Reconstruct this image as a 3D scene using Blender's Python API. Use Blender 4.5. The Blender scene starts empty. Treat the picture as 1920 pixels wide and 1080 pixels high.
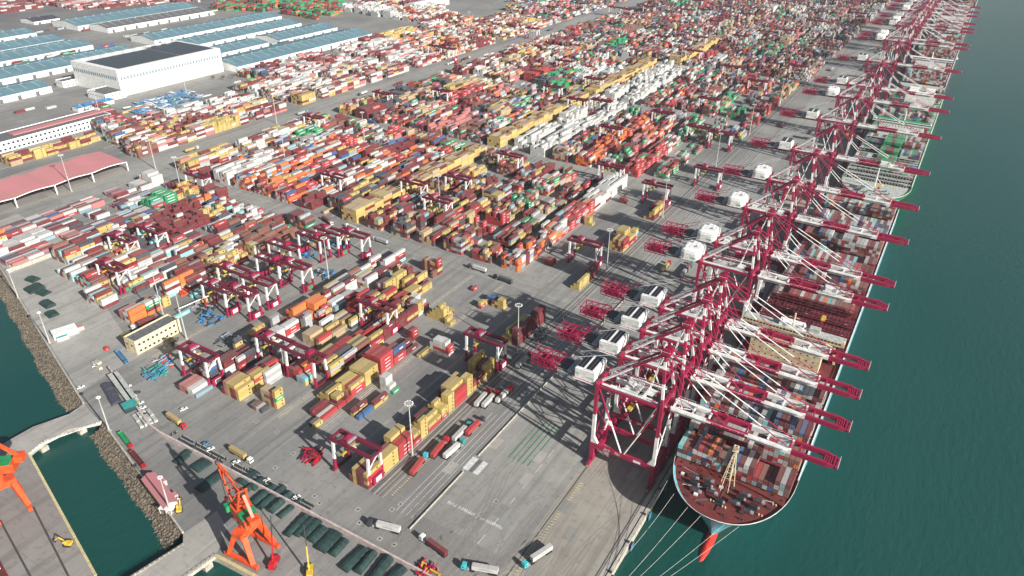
import bpy, math, random
import numpy as np
from mathutils import Vector, Matrix
random.seed(11)
CAM_F=1377.717
CAM_R=[0.854784, 0.51885, 0.011749]
CAM_U=[-0.267612, 0.421257, 0.86656]
CAM_D=[-0.444666, 0.743866, -0.498935]

SC = bpy.context.scene
COL = SC.collection
def srgb(r, g, b):
    def f(c):
        c /= 255.0
        return c/12.92 if c <= 0.04045 else ((c+0.055)/1.055)**2.4
    return (f(r), f(g), f(b), 1.0)
MATS = {}
def mat(name, col, rough=0.6, metal=0.0, var=0.12, scale=0.5, bump=0.0, stain=None):
    m = bpy.data.materials.new(name); m.use_nodes = True
    nt = m.node_tree; b = nt.nodes['Principled BSDF']
    b.inputs['Roughness'].default_value = rough; b.inputs['Metallic'].default_value = metal
    tc = nt.nodes.new('ShaderNodeTexCoord')
    n = nt.nodes.new('ShaderNodeTexNoise'); n.inputs['Scale'].default_value = scale; n.inputs['Detail'].default_value = 5
    nt.links.new(tc.outputs['Object'], n.inputs['Vector'])
    mx = nt.nodes.new('ShaderNodeMix'); mx.data_type = 'RGBA'
    c2 = stain if stain else tuple(c*(1-3*var) for c in col[:3])+(1,)
    mx.inputs[6].default_value = tuple(min(1, c*(1+var)) for c in col[:3])+(1,); mx.inputs[7].default_value = c2
    r = nt.nodes.new('ShaderNodeMapRange'); r.inputs[1].default_value = 0.35; r.inputs[2].default_value = 0.75
    nt.links.new(n.outputs[0], r.inputs[0]); nt.links.new(r.outputs[0], mx.inputs[0])
    nt.links.new(mx.outputs[2], b.inputs['Base Color'])
    if bump:
        bp = nt.nodes.new('ShaderNodeBump'); bp.inputs['Strength'].default_value = bump; bp.inputs['Distance'].default_value = 0.5
        nt.links.new(n.outputs[0], bp.inputs['Height']); nt.links.new(bp.outputs[0], b.inputs['Normal'])
    MATS[name] = m
    return m
mat('gantry_red', (0.15, 0.011, 0.03, 1), 0.5, stain=(0.11, 0.015, 0.03, 1), scale=0.3)
mat('crane_red', (0.32, 0.012, 0.055, 1), 0.45, stain=(0.22, 0.012, 0.045, 1), scale=0.15)
mat('crane_white', (0.74, 0.74, 0.72, 1), 0.5, stain=(0.5, 0.48, 0.46, 1), scale=0.2)
mat('grey_metal', (0.3, 0.31, 0.33, 1), 0.5)
mat('dark_metal', (0.05, 0.05, 0.06, 1), 0.5)
mat('black', (0.015, 0.015, 0.018, 1), 0.6)
mat('solar', (0.02, 0.015, 0.02, 1), 0.25, scale=3)
mat('white', (0.78, 0.78, 0.76, 1), 0.5, stain=(0.6, 0.59, 0.56, 1))
mat('cream', (0.72, 0.6, 0.38, 1), 0.6)
mat('shipcream', (0.66, 0.55, 0.36, 1), 0.5)
mat('glass', (0.03, 0.045, 0.055, 1), 0.15)
mat('bandglass', (0.2, 0.27, 0.29, 1), 0.3)
mat('green', (0.02, 0.28, 0.1, 1), 0.5)
mat('hullgreen', (0.02, 0.3, 0.11, 1), 0.45)
mat('hullblue', (0.1, 0.37, 0.45, 1), 0.45)
mat('hullgrey', (0.16, 0.18, 0.2, 1), 0.5)
mat('hullred', (0.55, 0.03, 0.015, 1), 0.5)
mat('deckred', (0.15, 0.024, 0.022, 1), 0.7, stain=(0.085, 0.02, 0.018, 1), scale=0.3)
mat('deckgrey', (0.42, 0.43, 0.4, 1), 0.7)
mat('deckdark', (0.045, 0.035, 0.04, 1), 0.8)
mat('lattice', (0.17, 0.022, 0.035, 1), 0.6)
mat('orange', (0.7, 0.09, 0.02, 1), 0.45, stain=(0.45, 0.06, 0.02, 1), scale=0.4)
mat('yellow', (0.62, 0.42, 0.05, 1), 0.5)
mat('blueroof', (0.12, 0.225, 0.265, 1), 0.6, stain=(0.1, 0.18, 0.215, 1), scale=0.05)
mat('brightblue', (0.06, 0.24, 0.5, 1), 0.5)
mat('pinkroof', (0.46, 0.17, 0.19, 1), 0.7, stain=(0.42, 0.2, 0.18, 1), scale=0.08)
mat('darkroof', (0.06, 0.06, 0.08, 1), 0.6)
mat('slateroof', (0.13, 0.13, 0.135, 1), 0.7)
mat('tyremark', (0.17, 0.16, 0.15, 1), 0.8, stain=(0.24, 0.225, 0.2, 1), scale=0.4)
mat('tarp', (0.018, 0.05, 0.044, 1), 0.75, stain=(0.012, 0.024, 0.025, 1), scale=0.3)
mat('tyre', (0.02, 0.02, 0.02, 1), 0.9)
mat('cyan', (0.06, 0.45, 0.5, 1), 0.4)
mat('teal', (0.05, 0.3, 0.28, 1), 0.5)
mat('carred', (0.5, 0.02, 0.03, 1), 0.4)
mat('steelblue', (0.06, 0.2, 0.36, 1), 0.5)
mat('bark', (0.08, 0.055, 0.04, 1), 0.9)
mat('leaf', (0.05, 0.05, 0.03, 1), 0.8)
mat('leafg', (0.045, 0.08, 0.03, 1), 0.8)
mat('rope', (0.5, 0.5, 0.46, 1), 0.8)
mat('fender', (0.02, 0.02, 0.022, 1), 0.8)
mat('paintwhite', (0.6, 0.6, 0.58, 1), 0.7, stain=(0.36, 0.35, 0.33, 1), scale=0.7)
mat('paintyellow', (0.5, 0.42, 0.2, 1), 0.7, stain=(0.34, 0.3, 0.22, 1), scale=0.7)
mat('paintgreen', (0.03, 0.17, 0.09, 1), 0.7)
mat('railsteel', (0.07, 0.065, 0.065, 1), 0.6)
mat('kerbstone', (0.42, 0.39, 0.33, 1), 0.8)
mat('pinkwall', (0.52, 0.42, 0.4, 1), 0.8)
mat('logogreen', (0.1, 0.5, 0.3, 1), 0.5)
mat('greytext', (0.35, 0.37, 0.37, 1), 0.5)

class MB:
    def __init__(s): s.v = []; s.f = []; s.m = []; s.names = []
    def mi(s, n):
        if n not in s.names: s.names.append(n)
        return s.names.index(n)
    def add(s, vs, fs, m):
        o = len(s.v); s.v += [tuple(v) for v in vs]; k = s.mi(m)
        for f in fs: s.f.append(tuple(i+o for i in f)); s.m.append(k)
    def box(s, x0, x1, y0, y1, z0, z1, m, top=None):
        vs = [(x0, y0, z0), (x1, y0, z0), (x1, y1, z0), (x0, y1, z0), (x0, y0, z1), (x1, y0, z1), (x1, y1, z1), (x0, y1, z1)]
        s.add(vs, [(0, 3, 2, 1), (0, 1, 5, 4), (1, 2, 6, 5), (2, 3, 7, 6), (3, 0, 4, 7)], m)
        s.add(vs[4:], [(0, 1, 2, 3)], top or m)
    def beam(s, p, q, w, h, m, w2=None, h2=None):
        p = Vector(p); q = Vector(q); d = (q-p).normalized()
        up = Vector((0, 0, 1)) if abs(d.z) < 0.95 else Vector((0, 1, 0))
        a = d.cross(up).normalized(); b = a.cross(d).normalized()
        w2 = w if w2 is None else w2; h2 = h if h2 is None else h2
        vs = []
        for c, ww, hh in ((p, w, h), (q, w2, h2)):
            for i, j in ((-1, -1), (1, -1), (1, 1), (-1, 1)): vs.append(c+a*(i*ww/2)+b*(j*hh/2))
        s.add(vs, [(0, 1, 2, 3), (7, 6, 5, 4), (0, 4, 5, 1), (1, 5, 6, 2), (2, 6, 7, 3), (3, 7, 4, 0)], m)
    def tube(s, p, q, r, m, n=6, r2=None):
        p = Vector(p); q = Vector(q); d = (q-p).normalized()
        up = Vector((0, 0, 1)) if abs(d.z) < 0.95 else Vector((0, 1, 0))
        a = d.cross(up).normalized(); b = a.cross(d).normalized(); r2 = r if r2 is None else r2
        vs = []
        for c, rr in ((p, r), (q, r2)):
            for i in range(n):
                t = 2*math.pi*i/n; vs.append(c+a*(rr*math.cos(t))+b*(rr*math.sin(t)))
        fs = [(i, i+n, (i+1) % n+n, (i+1) % n) for i in range(n)]+[tuple(range(n)), tuple(range(2*n-1, n-1, -1))]
        s.add(vs, fs, m)
    def bands(s, p, q, w, h, cuts, kind='beam'):
        """a member painted in bands: cuts = [(t_end, material), ...]"""
        p = Vector(p); q = Vector(q); t0 = 0
        for t, m in cuts:
            a = p.lerp(q, t0); b = p.lerp(q, t)
            if kind == 'beam': s.beam(a, b, w, h, m)
            else: s.tube(a, b, w, m)
            t0 = t
    def prism(s, pts, z0, z1, m, side=None):
        n = len(pts)
        vs = [(x, y, z1) for x, y in pts]+[(x, y, z0) for x, y in pts]
        ar = sum(pts[i][0]*pts[(i+1) % n][1]-pts[(i+1) % n][0]*pts[i][1] for i in range(n))
        top = tuple(range(n)) if ar > 0 else tuple(range(n-1, -1, -1))
        s.add(vs, [top], m)
        s.add(vs, [(i, i+n, (i+1) % n+n, (i+1) % n) if ar > 0 else ((i+1) % n, (i+1) % n+n, i+n, i) for i in range(n)], side or m)
    def strip(s, p, q, w, z, m):
        dx, dy = q[0]-p[0], q[1]-p[1]; l = math.hypot(dx, dy); nx, ny = -dy/l*w/2, dx/l*w/2
        s.add([(p[0]-nx, p[1]-ny, z), (q[0]-nx, q[1]-ny, z), (q[0]+nx, q[1]+ny, z), (p[0]+nx, p[1]+ny, z)], [(0, 1, 2, 3)], m)
    def ell(s, c, r, m, nu=10, nv=6):
        vs = []; fs = []
        for j in range(nv+1):
            t = math.pi*j/nv
            for i in range(nu):
                u = 2*math.pi*i/nu
                vs.append((c[0]+r[0]*math.sin(t)*math.cos(u), c[1]+r[1]*math.sin(t)*math.sin(u), c[2]+r[2]*math.cos(t)))
        for j in range(nv):
            for i in range(nu): fs.append((j*nu+i, (j+1)*nu+i, (j+1)*nu+(i+1) % nu, j*nu+(i+1) % nu))
        s.add(vs, fs, m)
    def mesh(s, name):
        me = bpy.data.meshes.new(name); me.from_pydata(s.v, [], s.f)
        for n in s.names: me.materials.append(MATS[n])
        me.polygons.foreach_set('material_index', s.m); me.update()
        return me
    def build(s, name, parent=None, loc=None, rz=0):
        o = bpy.data.objects.new(name, s.mesh(name)); COL.objects.link(o)
        if parent: o.parent = parent
        if loc: o.location = loc
        if rz: o.rotation_euler = (0, 0, rz)
        return o
def box_parts(name, parent, boxes, m):
    """every box an object of its own; equal sizes share one mesh"""
    ms = {}
    for x0, x1, y0, y1, z0, z1 in boxes:
        k = (round(x1-x0, 3), round(y1-y0, 3), round(z1-z0, 3))
        if k not in ms:
            b = MB(); b.box(0, x1-x0, 0, y1-y0, 0, z1-z0, m); ms[k] = b.mesh(name)
        o = bpy.data.objects.new(name, ms[k]); COL.objects.link(o); o.parent = parent; o.location = (x0, y0, z0)
def tag(o, label=None, cat=None, group=None, kind=None):
    if label: o['label'] = label
    if cat: o['category'] = cat
    if group: o['group'] = group
    if kind: o['kind'] = kind
    return o
def empty(name, loc, rz=0, label=None, cat=None, group=None):
    o = bpy.data.objects.new(name, None); COL.objects.link(o); o.location = loc; o.rotation_euler = (0, 0, rz)
    o.empty_display_size = 1
    return tag(o, label, cat, group)
KIDS = {}
def tree_copy(root, loc=None, rz=None, label=None, group=None):
    def rec(o, par):
        c = o.copy(); COL.objects.link(c)
        if par: c.parent = par
        for ch in [x for x in PARTS if x.parent == o]: rec(ch, c)
        return c
    PARTS = [x for x in (KIDS.get(root.name) or collect(root))]
    c = rec(root, None)
    if loc is not None: c.location = loc
    if rz is not None: c.rotation_euler = (0, 0, rz)
    if label: c['label'] = label
    if group: c['group'] = group
    return c
def collect(root):
    out = []; st = [root]
    allo = list(COL.objects)
    while st:
        r = st.pop()
        for x in allo:
            if x.parent == r: out.append(x); st.append(x)
    KIDS[root.name] = out
    return out
def text_part(txt, size, material, parent, M, name='lettering'):
    cu = bpy.data.curves.new('lettering', 'FONT'); cu.body = txt; cu.size = size; cu.align_x = 'CENTER'; cu.align_y = 'CENTER'
    cu.extrude = 0.02; cu.offset = size*0.02; cu.resolution_u = 2
    t = bpy.data.objects.new('tmp', cu)
    me = bpy.data.meshes.new_from_object(t); me.name = name
    bpy.data.objects.remove(t)
    me.materials.clear(); me.materials.append(MATS[material])
    me.transform(M)
    o = bpy.data.objects.new(name, me); COL.objects.link(o); o.parent = parent
    return o
ORD = ['nearest', 'second', 'third', 'fourth', 'fifth', 'sixth', 'seventh', 'eighth', 'ninth', 'tenth', 'eleventh', 'twelfth', 'thirteenth',
       'fourteenth', 'fifteenth', 'sixteenth', 'seventeenth', 'eighteenth', 'nineteenth', 'twentieth', 'twenty-first', 'twenty-second',
       'twenty-third', 'twenty-fourth', 'twenty-fifth', 'twenty-sixth', 'twenty-seventh', 'twenty-eighth', 'twenty-ninth', 'thirtieth',
       'thirty-first', 'thirty-second', 'thirty-third', 'thirty-fourth', 'thirty-fifth', 'thirty-sixth', 'thirty-seventh', 'thirty-eighth',
       'thirty-ninth', 'fortieth', 'forty-first', 'forty-second', 'forty-third', 'forty-fourth', 'forty-fifth', 'forty-sixth', 'forty-seventh', 'forty-eighth', 'forty-ninth', 'fiftieth']
# ------------------------------------------------------------------ camera, light, sky
cd = bpy.data.cameras.new('camera'); cam = bpy.data.objects.new('camera', cd); COL.objects.link(cam)
cd.sensor_width = 36.0; cd.lens = 36.0*CAM_F/1920.0; cd.clip_end = 30000; cd.clip_start = 1
R, U, D = Vector(CAM_R), Vector(CAM_U), Vector(CAM_D)
M = Matrix((R, U, -D)).transposed().to_4x4(); M.translation = Vector((75.5, 0, 280)); cam.matrix_world = M
SC.camera = cam
SUN_EL, SUN_AZ = 27.0, -14.0      # azimuth counted from +X towards +Y
w = bpy.data.worlds.new('World'); SC.world = w; w.use_nodes = True
sky = w.node_tree.nodes.new('ShaderNodeTexSky'); sky.sky_type = 'NISHITA'; sky.sun_disc = False
sky.sun_elevation = math.radians(SUN_EL); sky.sun_rotation = math.radians(90-SUN_AZ)
sky.air_density = 1.3; sky.dust_density = 2.0
bg = w.node_tree.nodes['Background']; bg.inputs[1].default_value = 0.05
w.node_tree.links.new(sky.outputs[0], bg.inputs[0])
sl = bpy.data.lights.new('sun', 'SUN'); sl.energy = 5.0; sl.angle = math.radians(0.5); sl.color = (1, 0.965, 0.91)
so = bpy.data.objects.new('sun', sl); COL.objects.link(so)
e, a = math.radians(SUN_EL), math.radians(SUN_AZ)
sd = Vector((math.cos(a)*math.cos(e), math.sin(a)*math.cos(e), math.sin(e)))
so.rotation_euler = sd.to_track_quat('Z', 'Y').to_euler()
SC.view_settings.view_transform = 'Standard'; SC.view_settings.look = 'None'; SC.view_settings.exposure = 0.7; SC.view_settings.gamma = 1

# ------------------------------------------------------------------ ground materials
def ground_mat(name, base, stain, sx=0.02, sy=0.004, joints=True, jw=6.0, jh=25.0, dark=0.4):
    m = bpy.data.materials.new(name); m.use_nodes = True; nt = m.node_tree; b = nt.nodes['Principled BSDF']
    b.inputs['Roughness'].default_value = 0.85
    N = nt.nodes.new; L = nt.links.new
    tc = N('ShaderNodeTexCoord')
    def noise(scale, vec=(1, 1, 1), det=6, lo=0.4, hi=0.65):
        mp = N('ShaderNodeMapping'); mp.inputs['Scale'].default_value = vec; L(tc.outputs['Object'], mp.inputs[0])
        n = N('ShaderNodeTexNoise'); n.inputs['Scale'].default_value = scale; n.inputs['Detail'].default_value = det
        L(mp.outputs[0], n.inputs['Vector'])
        r = N('ShaderNodeMapRange'); r.inputs[1].default_value = lo; r.inputs[2].default_value = hi; L(n.outputs[0], r.inputs[0])
        return r.outputs[0]
    def mix(f, a, b_, mode='MIX', k=None):
        x = N('ShaderNodeMix'); x.data_type = 'RGBA'; x.blend_type = mode
        if k is not None:
            mm = N('ShaderNodeMath'); mm.operation = 'MULTIPLY'; mm.inputs[1].default_value = k; L(f, mm.inputs[0]); f = mm.outputs[0]
        L(f, x.inputs[0])
        for i, c in ((6, a), (7, b_)):
            if isinstance(c, tuple): x.inputs[i].default_value = c
            else: L(c, x.inputs[i])
        return x.outputs[2]
    c = mix(noise(0.012), base, stain)
    c = mix(noise(0.09, det=8, lo=0.45, hi=0.7), c, tuple(v*0.72 for v in base[:3])+(1,), k=0.6)
    c = mix(noise(1.0, (0.22, 0.008, 1), lo=0.52, hi=0.66), c, tuple(v*dark for v in base[:3])+(1,), k=0.4)
    c = mix(noise(1.0, (0.35, 0.012, 1), lo=0.56, hi=0.68), c, tuple(min(1, v*1.35) for v in base[:3])+(1,), k=0.3)
    c = mix(noise(0.33, det=9, lo=0.56, hi=0.68), c, tuple(v*0.5 for v in base[:3])+(1,), k=0.5)
    if joints:
        mp = N('ShaderNodeMapping'); mp.inputs['Rotation'].default_value = (0, 0, math.radians(90)); L(tc.outputs['Object'], mp.inputs[0])
        br = N('ShaderNodeTexBrick'); br.inputs['Scale'].default_value = 1.0; br.offset = 0.0
        br.inputs['Brick Width'].default_value = jh; br.inputs['Row Height'].default_value = jw; br.inputs['Mortar Size'].default_value = 0.12
        br.inputs['Mortar Smooth'].default_value = 0.3
        br.inputs['Color1'].default_value = (1, 1, 1, 1); br.inputs['Color2'].default_value = (0.9, 0.9, 0.9, 1); br.inputs['Mortar'].default_value = (0.55, 0.55, 0.55, 1)
        L(mp.outputs[0], br.inputs[0])
        x = N('ShaderNodeMix'); x.data_type = 'RGBA'; x.blend_type = 'MULTIPLY'; x.inputs[0].default_value = 0.5
        L(c, x.inputs[6]); L(br.outputs[0], x.inputs[7]); c = x.outputs[2]
    L(c, b.inputs['Base Color'])
    MATS[name] = m
ground_mat('yard', (0.27, 0.262, 0.245, 1), (0.175, 0.172, 0.166, 1))
ground_mat('apron', (0.325, 0.298, 0.255, 1), (0.235, 0.22, 0.195, 1), jw=5.0, jh=12.0)
ground_mat('roadway', (0.3, 0.292, 0.27, 1), (0.235, 0.23, 0.215, 1), joints=False)
ground_mat('pier', (0.27, 0.25, 0.23, 1), (0.22, 0.2, 0.19, 1), jw=9, jh=14)
ground_mat('bridgedeck', (0.38, 0.36, 0.33, 1), (0.33, 0.31, 0.28, 1), jw=20, jh=22)
ground_mat('paleyard', (0.37, 0.355, 0.325, 1), (0.27, 0.262, 0.245, 1), joints=False)
ground_mat('farland', (0.2, 0.19, 0.185, 1), (0.13, 0.13, 0.13, 1), joints=False)
# water
m = bpy.data.materials.new('seawater'); m.use_nodes = True; nt = m.node_tree; b = nt.nodes['Principled BSDF']
b.inputs['Roughness'].default_value = 0.22; b.inputs['IOR'].default_value = 1.33
tc = nt.nodes.new('ShaderNodeTexCoord')
n1 = nt.nodes.new('ShaderNodeTexNoise'); n1.inputs['Scale'].default_value = 0.004; n1.inputs['Detail'].default_value = 4
mp = nt.nodes.new('ShaderNodeMapping'); mp.inputs['Scale'].default_value = (1, 0.45, 1); mp.inputs['Rotation'].default_value = (0, 0, 0.5)
nt.links.new(tc.outputs['Object'], mp.inputs[0]); nt.links.new(mp.outputs[0], n1.inputs['Vector'])
cr = nt.nodes.new('ShaderNodeValToRGB'); cr.color_ramp.elements[0].position = 0.35; cr.color_ramp.elements[0].color = (0.006, 0.058, 0.049, 1)
cr.color_ramp.elements[1].position = 0.7; cr.color_ramp.elements[1].color = (0.018, 0.072, 0.062, 1)
nt.links.new(n1.outputs[0], cr.inputs[0]); nt.links.new(cr.outputs[0], b.inputs['Base Color'])
n2 = nt.nodes.new('ShaderNodeTexNoise'); n2.inputs['Scale'].default_value = 0.35; n2.inputs['Detail'].default_value = 6
mp2 = nt.nodes.new('ShaderNodeMapping'); mp2.inputs['Scale'].default_value = (1, 0.4, 1); mp2.inputs['Rotation'].default_value = (0, 0, -0.4)
nt.links.new(tc.outputs['Object'], mp2.inputs[0]); nt.links.new(mp2.outputs[0], n2.inputs['Vector'])
bp = nt.nodes.new('ShaderNodeBump'); bp.inputs['Strength'].default_value = 0.5; bp.inputs['Distance'].default_value = 0.8
nt.links.new(n2.outputs[0], bp.inputs['Height']); nt.links.new(bp.outputs[0], b.inputs['Normal'])
MATS['seawater'] = m
# rock
m = bpy.data.materials.new('rock'); m.use_nodes = True; nt = m.node_tree; b = nt.nodes['Principled BSDF']; b.inputs['Roughness'].default_value = 0.9
tc = nt.nodes.new('ShaderNodeTexCoord'); vo = nt.nodes.new('ShaderNodeTexVoronoi'); vo.inputs['Scale'].default_value = 1.5
nt.links.new(tc.outputs['Object'], vo.inputs['Vector'])
cr = nt.nodes.new('ShaderNodeValToRGB'); cr.color_ramp.elements[0].color = (0.05, 0.04, 0.03, 1); cr.color_ramp.elements[1].color = (0.22, 0.18, 0.13, 1)
sx = nt.nodes.new('ShaderNodeSeparateColor'); nt.links.new(vo.outputs['Color'], sx.inputs[0]); nt.links.new(sx.outputs[0], cr.inputs[0])
nt.links.new(cr.outputs[0], b.inputs['Base Color'])
MATS['rock'] = m

def structure(name, mb): return tag(mb.build(name), kind='structure')
WL = -4.5
a = MB(); a.add([(-9000, -3000, WL), (12000, -3000, WL), (12000, 15000, WL), (-9000, 15000, WL)], [(0, 1, 2, 3)], 'seawater'); structure('water', a)
SEAWALL = [(-676.5,232.0), (-531.6,228.3), (-434.5,198.8), (-377.1,180.4), (-317.2,163.5)]
BASINR = [(-290.3,158.9), (-247.9,148.1), (-213.6,139.3), (-184.9,130.9), (-179.0,126.3)]
sw0 = SEAWALL[0]
land = [(-4500, sw0[1]+900), (sw0[0]-260, sw0[1]+60)]+SEAWALL+BASINR+[(-160.8,130.3), (-129.7,132.4), (-88.7,136.2), (-21.4,141.8), (0, 60), (0, 3200), (-300, 3400), (-4500, 4200)]
a = MB(); a.prism(land, -9, 0, 'yard', 'kerbstone'); structure('ground', a)
# apron strip, road and far land sheets
a = MB(); a.add([(-42.5, 66, 0.004), (-1.6, 66, 0.004), (-1.6, 3190, 0.004), (-42.5, 3190, 0.004)], [(0, 1, 2, 3)], 'apron'); structure('quay_apron', a)
a = MB()
for y in (436.5, 675, 925, 1179, 1432, 1700, 1956):
    a.add([(-640, y-17+ (2 if y < 500 else 0), 0.004), (-100, y-17, 0.004), (-100, y+(0 if y < 500 else 8), 0.004), (-640, y+(0 if y < 500 else 8), 0.004)], [(0, 1, 2, 3)], 'roadway')
structure('cross_road', a)
a = MB()
for x0, x1, y0, y1 in ((-648, -612, 330, 2300), (-96, -46, 200, 3100)):
    a.add([(x0, y0, 0.008), (x1, y0, 0.008), (x1, y1, 0.008), (x0, y1, 0.008)], [(0, 1, 2, 3)], 'roadway')
structure('road', a)
a = MB(); a.add([(-4400, 1500, 0.003), (-1350, 700, 0.003), (-1350, 4000, 0.003), (-4400, 4000, 0.003)], [(0, 1, 2, 3)], 'farland'); structure('far_ground', a)
a = MB(); a.prism([(-615.1,245.7), (-625.7,291.8), (-550.8,287.0), (-480.8,262.7), (-386.1,229.4), (-332.4,211.3), (-332.0,189.7), (-329.6,168.9), (-436.6,200.8), (-532.0,230.1)], 0.002, 0.006, 'paleyard'); structure('pavement', a)
# pier and the two link bridges
PIERR = [(-301.2,122.6), (-243.7,106.9), (-195.9,94.0), (-148.7,81.8)]
a = MB(); a.prism([(-301.2,122.6), (-243.7,106.9), (-195.9,94.0), (-133.3,78.0), (-162.5,52.3), (-210.4,63.9), (-268.3,75.3), (-322.8,86.5), (-333.2,93.9), (-321.9,118.1)], -7, 0, 'pier', 'kerbstone'); structure('pier', a)
a = MB(); a.prism([(-317.2,163.5), (-292.8,158.9), (-302.5,145.8), (-303.8,131.9), (-301.2,122.6), (-321.9,118.1), (-322.0,136.3), (-315.5,153.6)], -1.8, 0.01, 'bridgedeck', 'kerbstone')
for p in ((-300.0,150.6), (-303.9,130.8)): a.box(p[0]-2, p[0]+2, p[1]-2, p[1]+2, -7, -1.8, 'kerbstone')
structure('link_bridge', a)
a = MB(); a.prism([(-184.9,130.9), (-178.5,125.9), (-183.6,99.6), (-185.6,91.8), (-161.7,106.6), (-162.4,115.4), (-160.8,130.3), (-169.8,144.1), (-182.6,149.0)], -1.8, 0.012, 'bridgedeck', 'kerbstone')
for p in ((-162.5,125.7), (-181.2,115.5)): a.box(p[0]-2, p[0]+2, p[1]-2, p[1]+2, -7, -1.8, 'kerbstone')
structure('link_bridge', a)
# rubble slopes
def rubble(line, out, name):
    rs = random.Random(5); vs = []; fs = []; nx = 20
    dx, dy = line[-1][0]-line[0][0], line[-1][1]-line[0][1]; dl = math.hypot(dx, dy); out = (dy/dl*out, -dx/dl*out)
    pts = []
    for i in range(len(line)-1):
        p, q = line[i], line[i+1]; L = math.hypot(q[0]-p[0], q[1]-p[1]); k = max(2, int(L/0.75))
        for j in range(k): pts.append((p[0]+(q[0]-p[0])*j/k, p[1]+(q[1]-p[1])*j/k))
    pts.append(line[-1])
    for (x, y) in pts:
        for j in range(nx):
            t = j/(nx-1); jit = rs.uniform(-0.42, 0.42)
            wv = 1+0.07*math.sin(x*0.21+y*0.17)+rs.uniform(-.07, .07)
            vs.append((x+out[0]*t*wv+rs.uniform(-.45, .45), y+out[1]*t*wv+rs.uniform(-.45, .45), 0.25-5.6*t+jit*(1 if 0 < j else 0.2)))
    for i in range(len(pts)-1):
        for j in range(nx-1): fs.append((i*nx+j, i*nx+j+1, (i+1)*nx+j+1, (i+1)*nx+j))
    a = MB(); a.add(vs, fs, 'rock'); o = a.build(name); return tag(o, kind='stuff')
o = rubble(SEAWALL, 11, 'rubble_slope'); tag(o, 'brown rubble slope below the seawall beside dark open water', 'rubble')
o = rubble(BASINR[:-1], 10.5, 'rubble_slope'); tag(o, 'brown rubble slope along the closed basin below pink roofed house', 'rubble')
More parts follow.
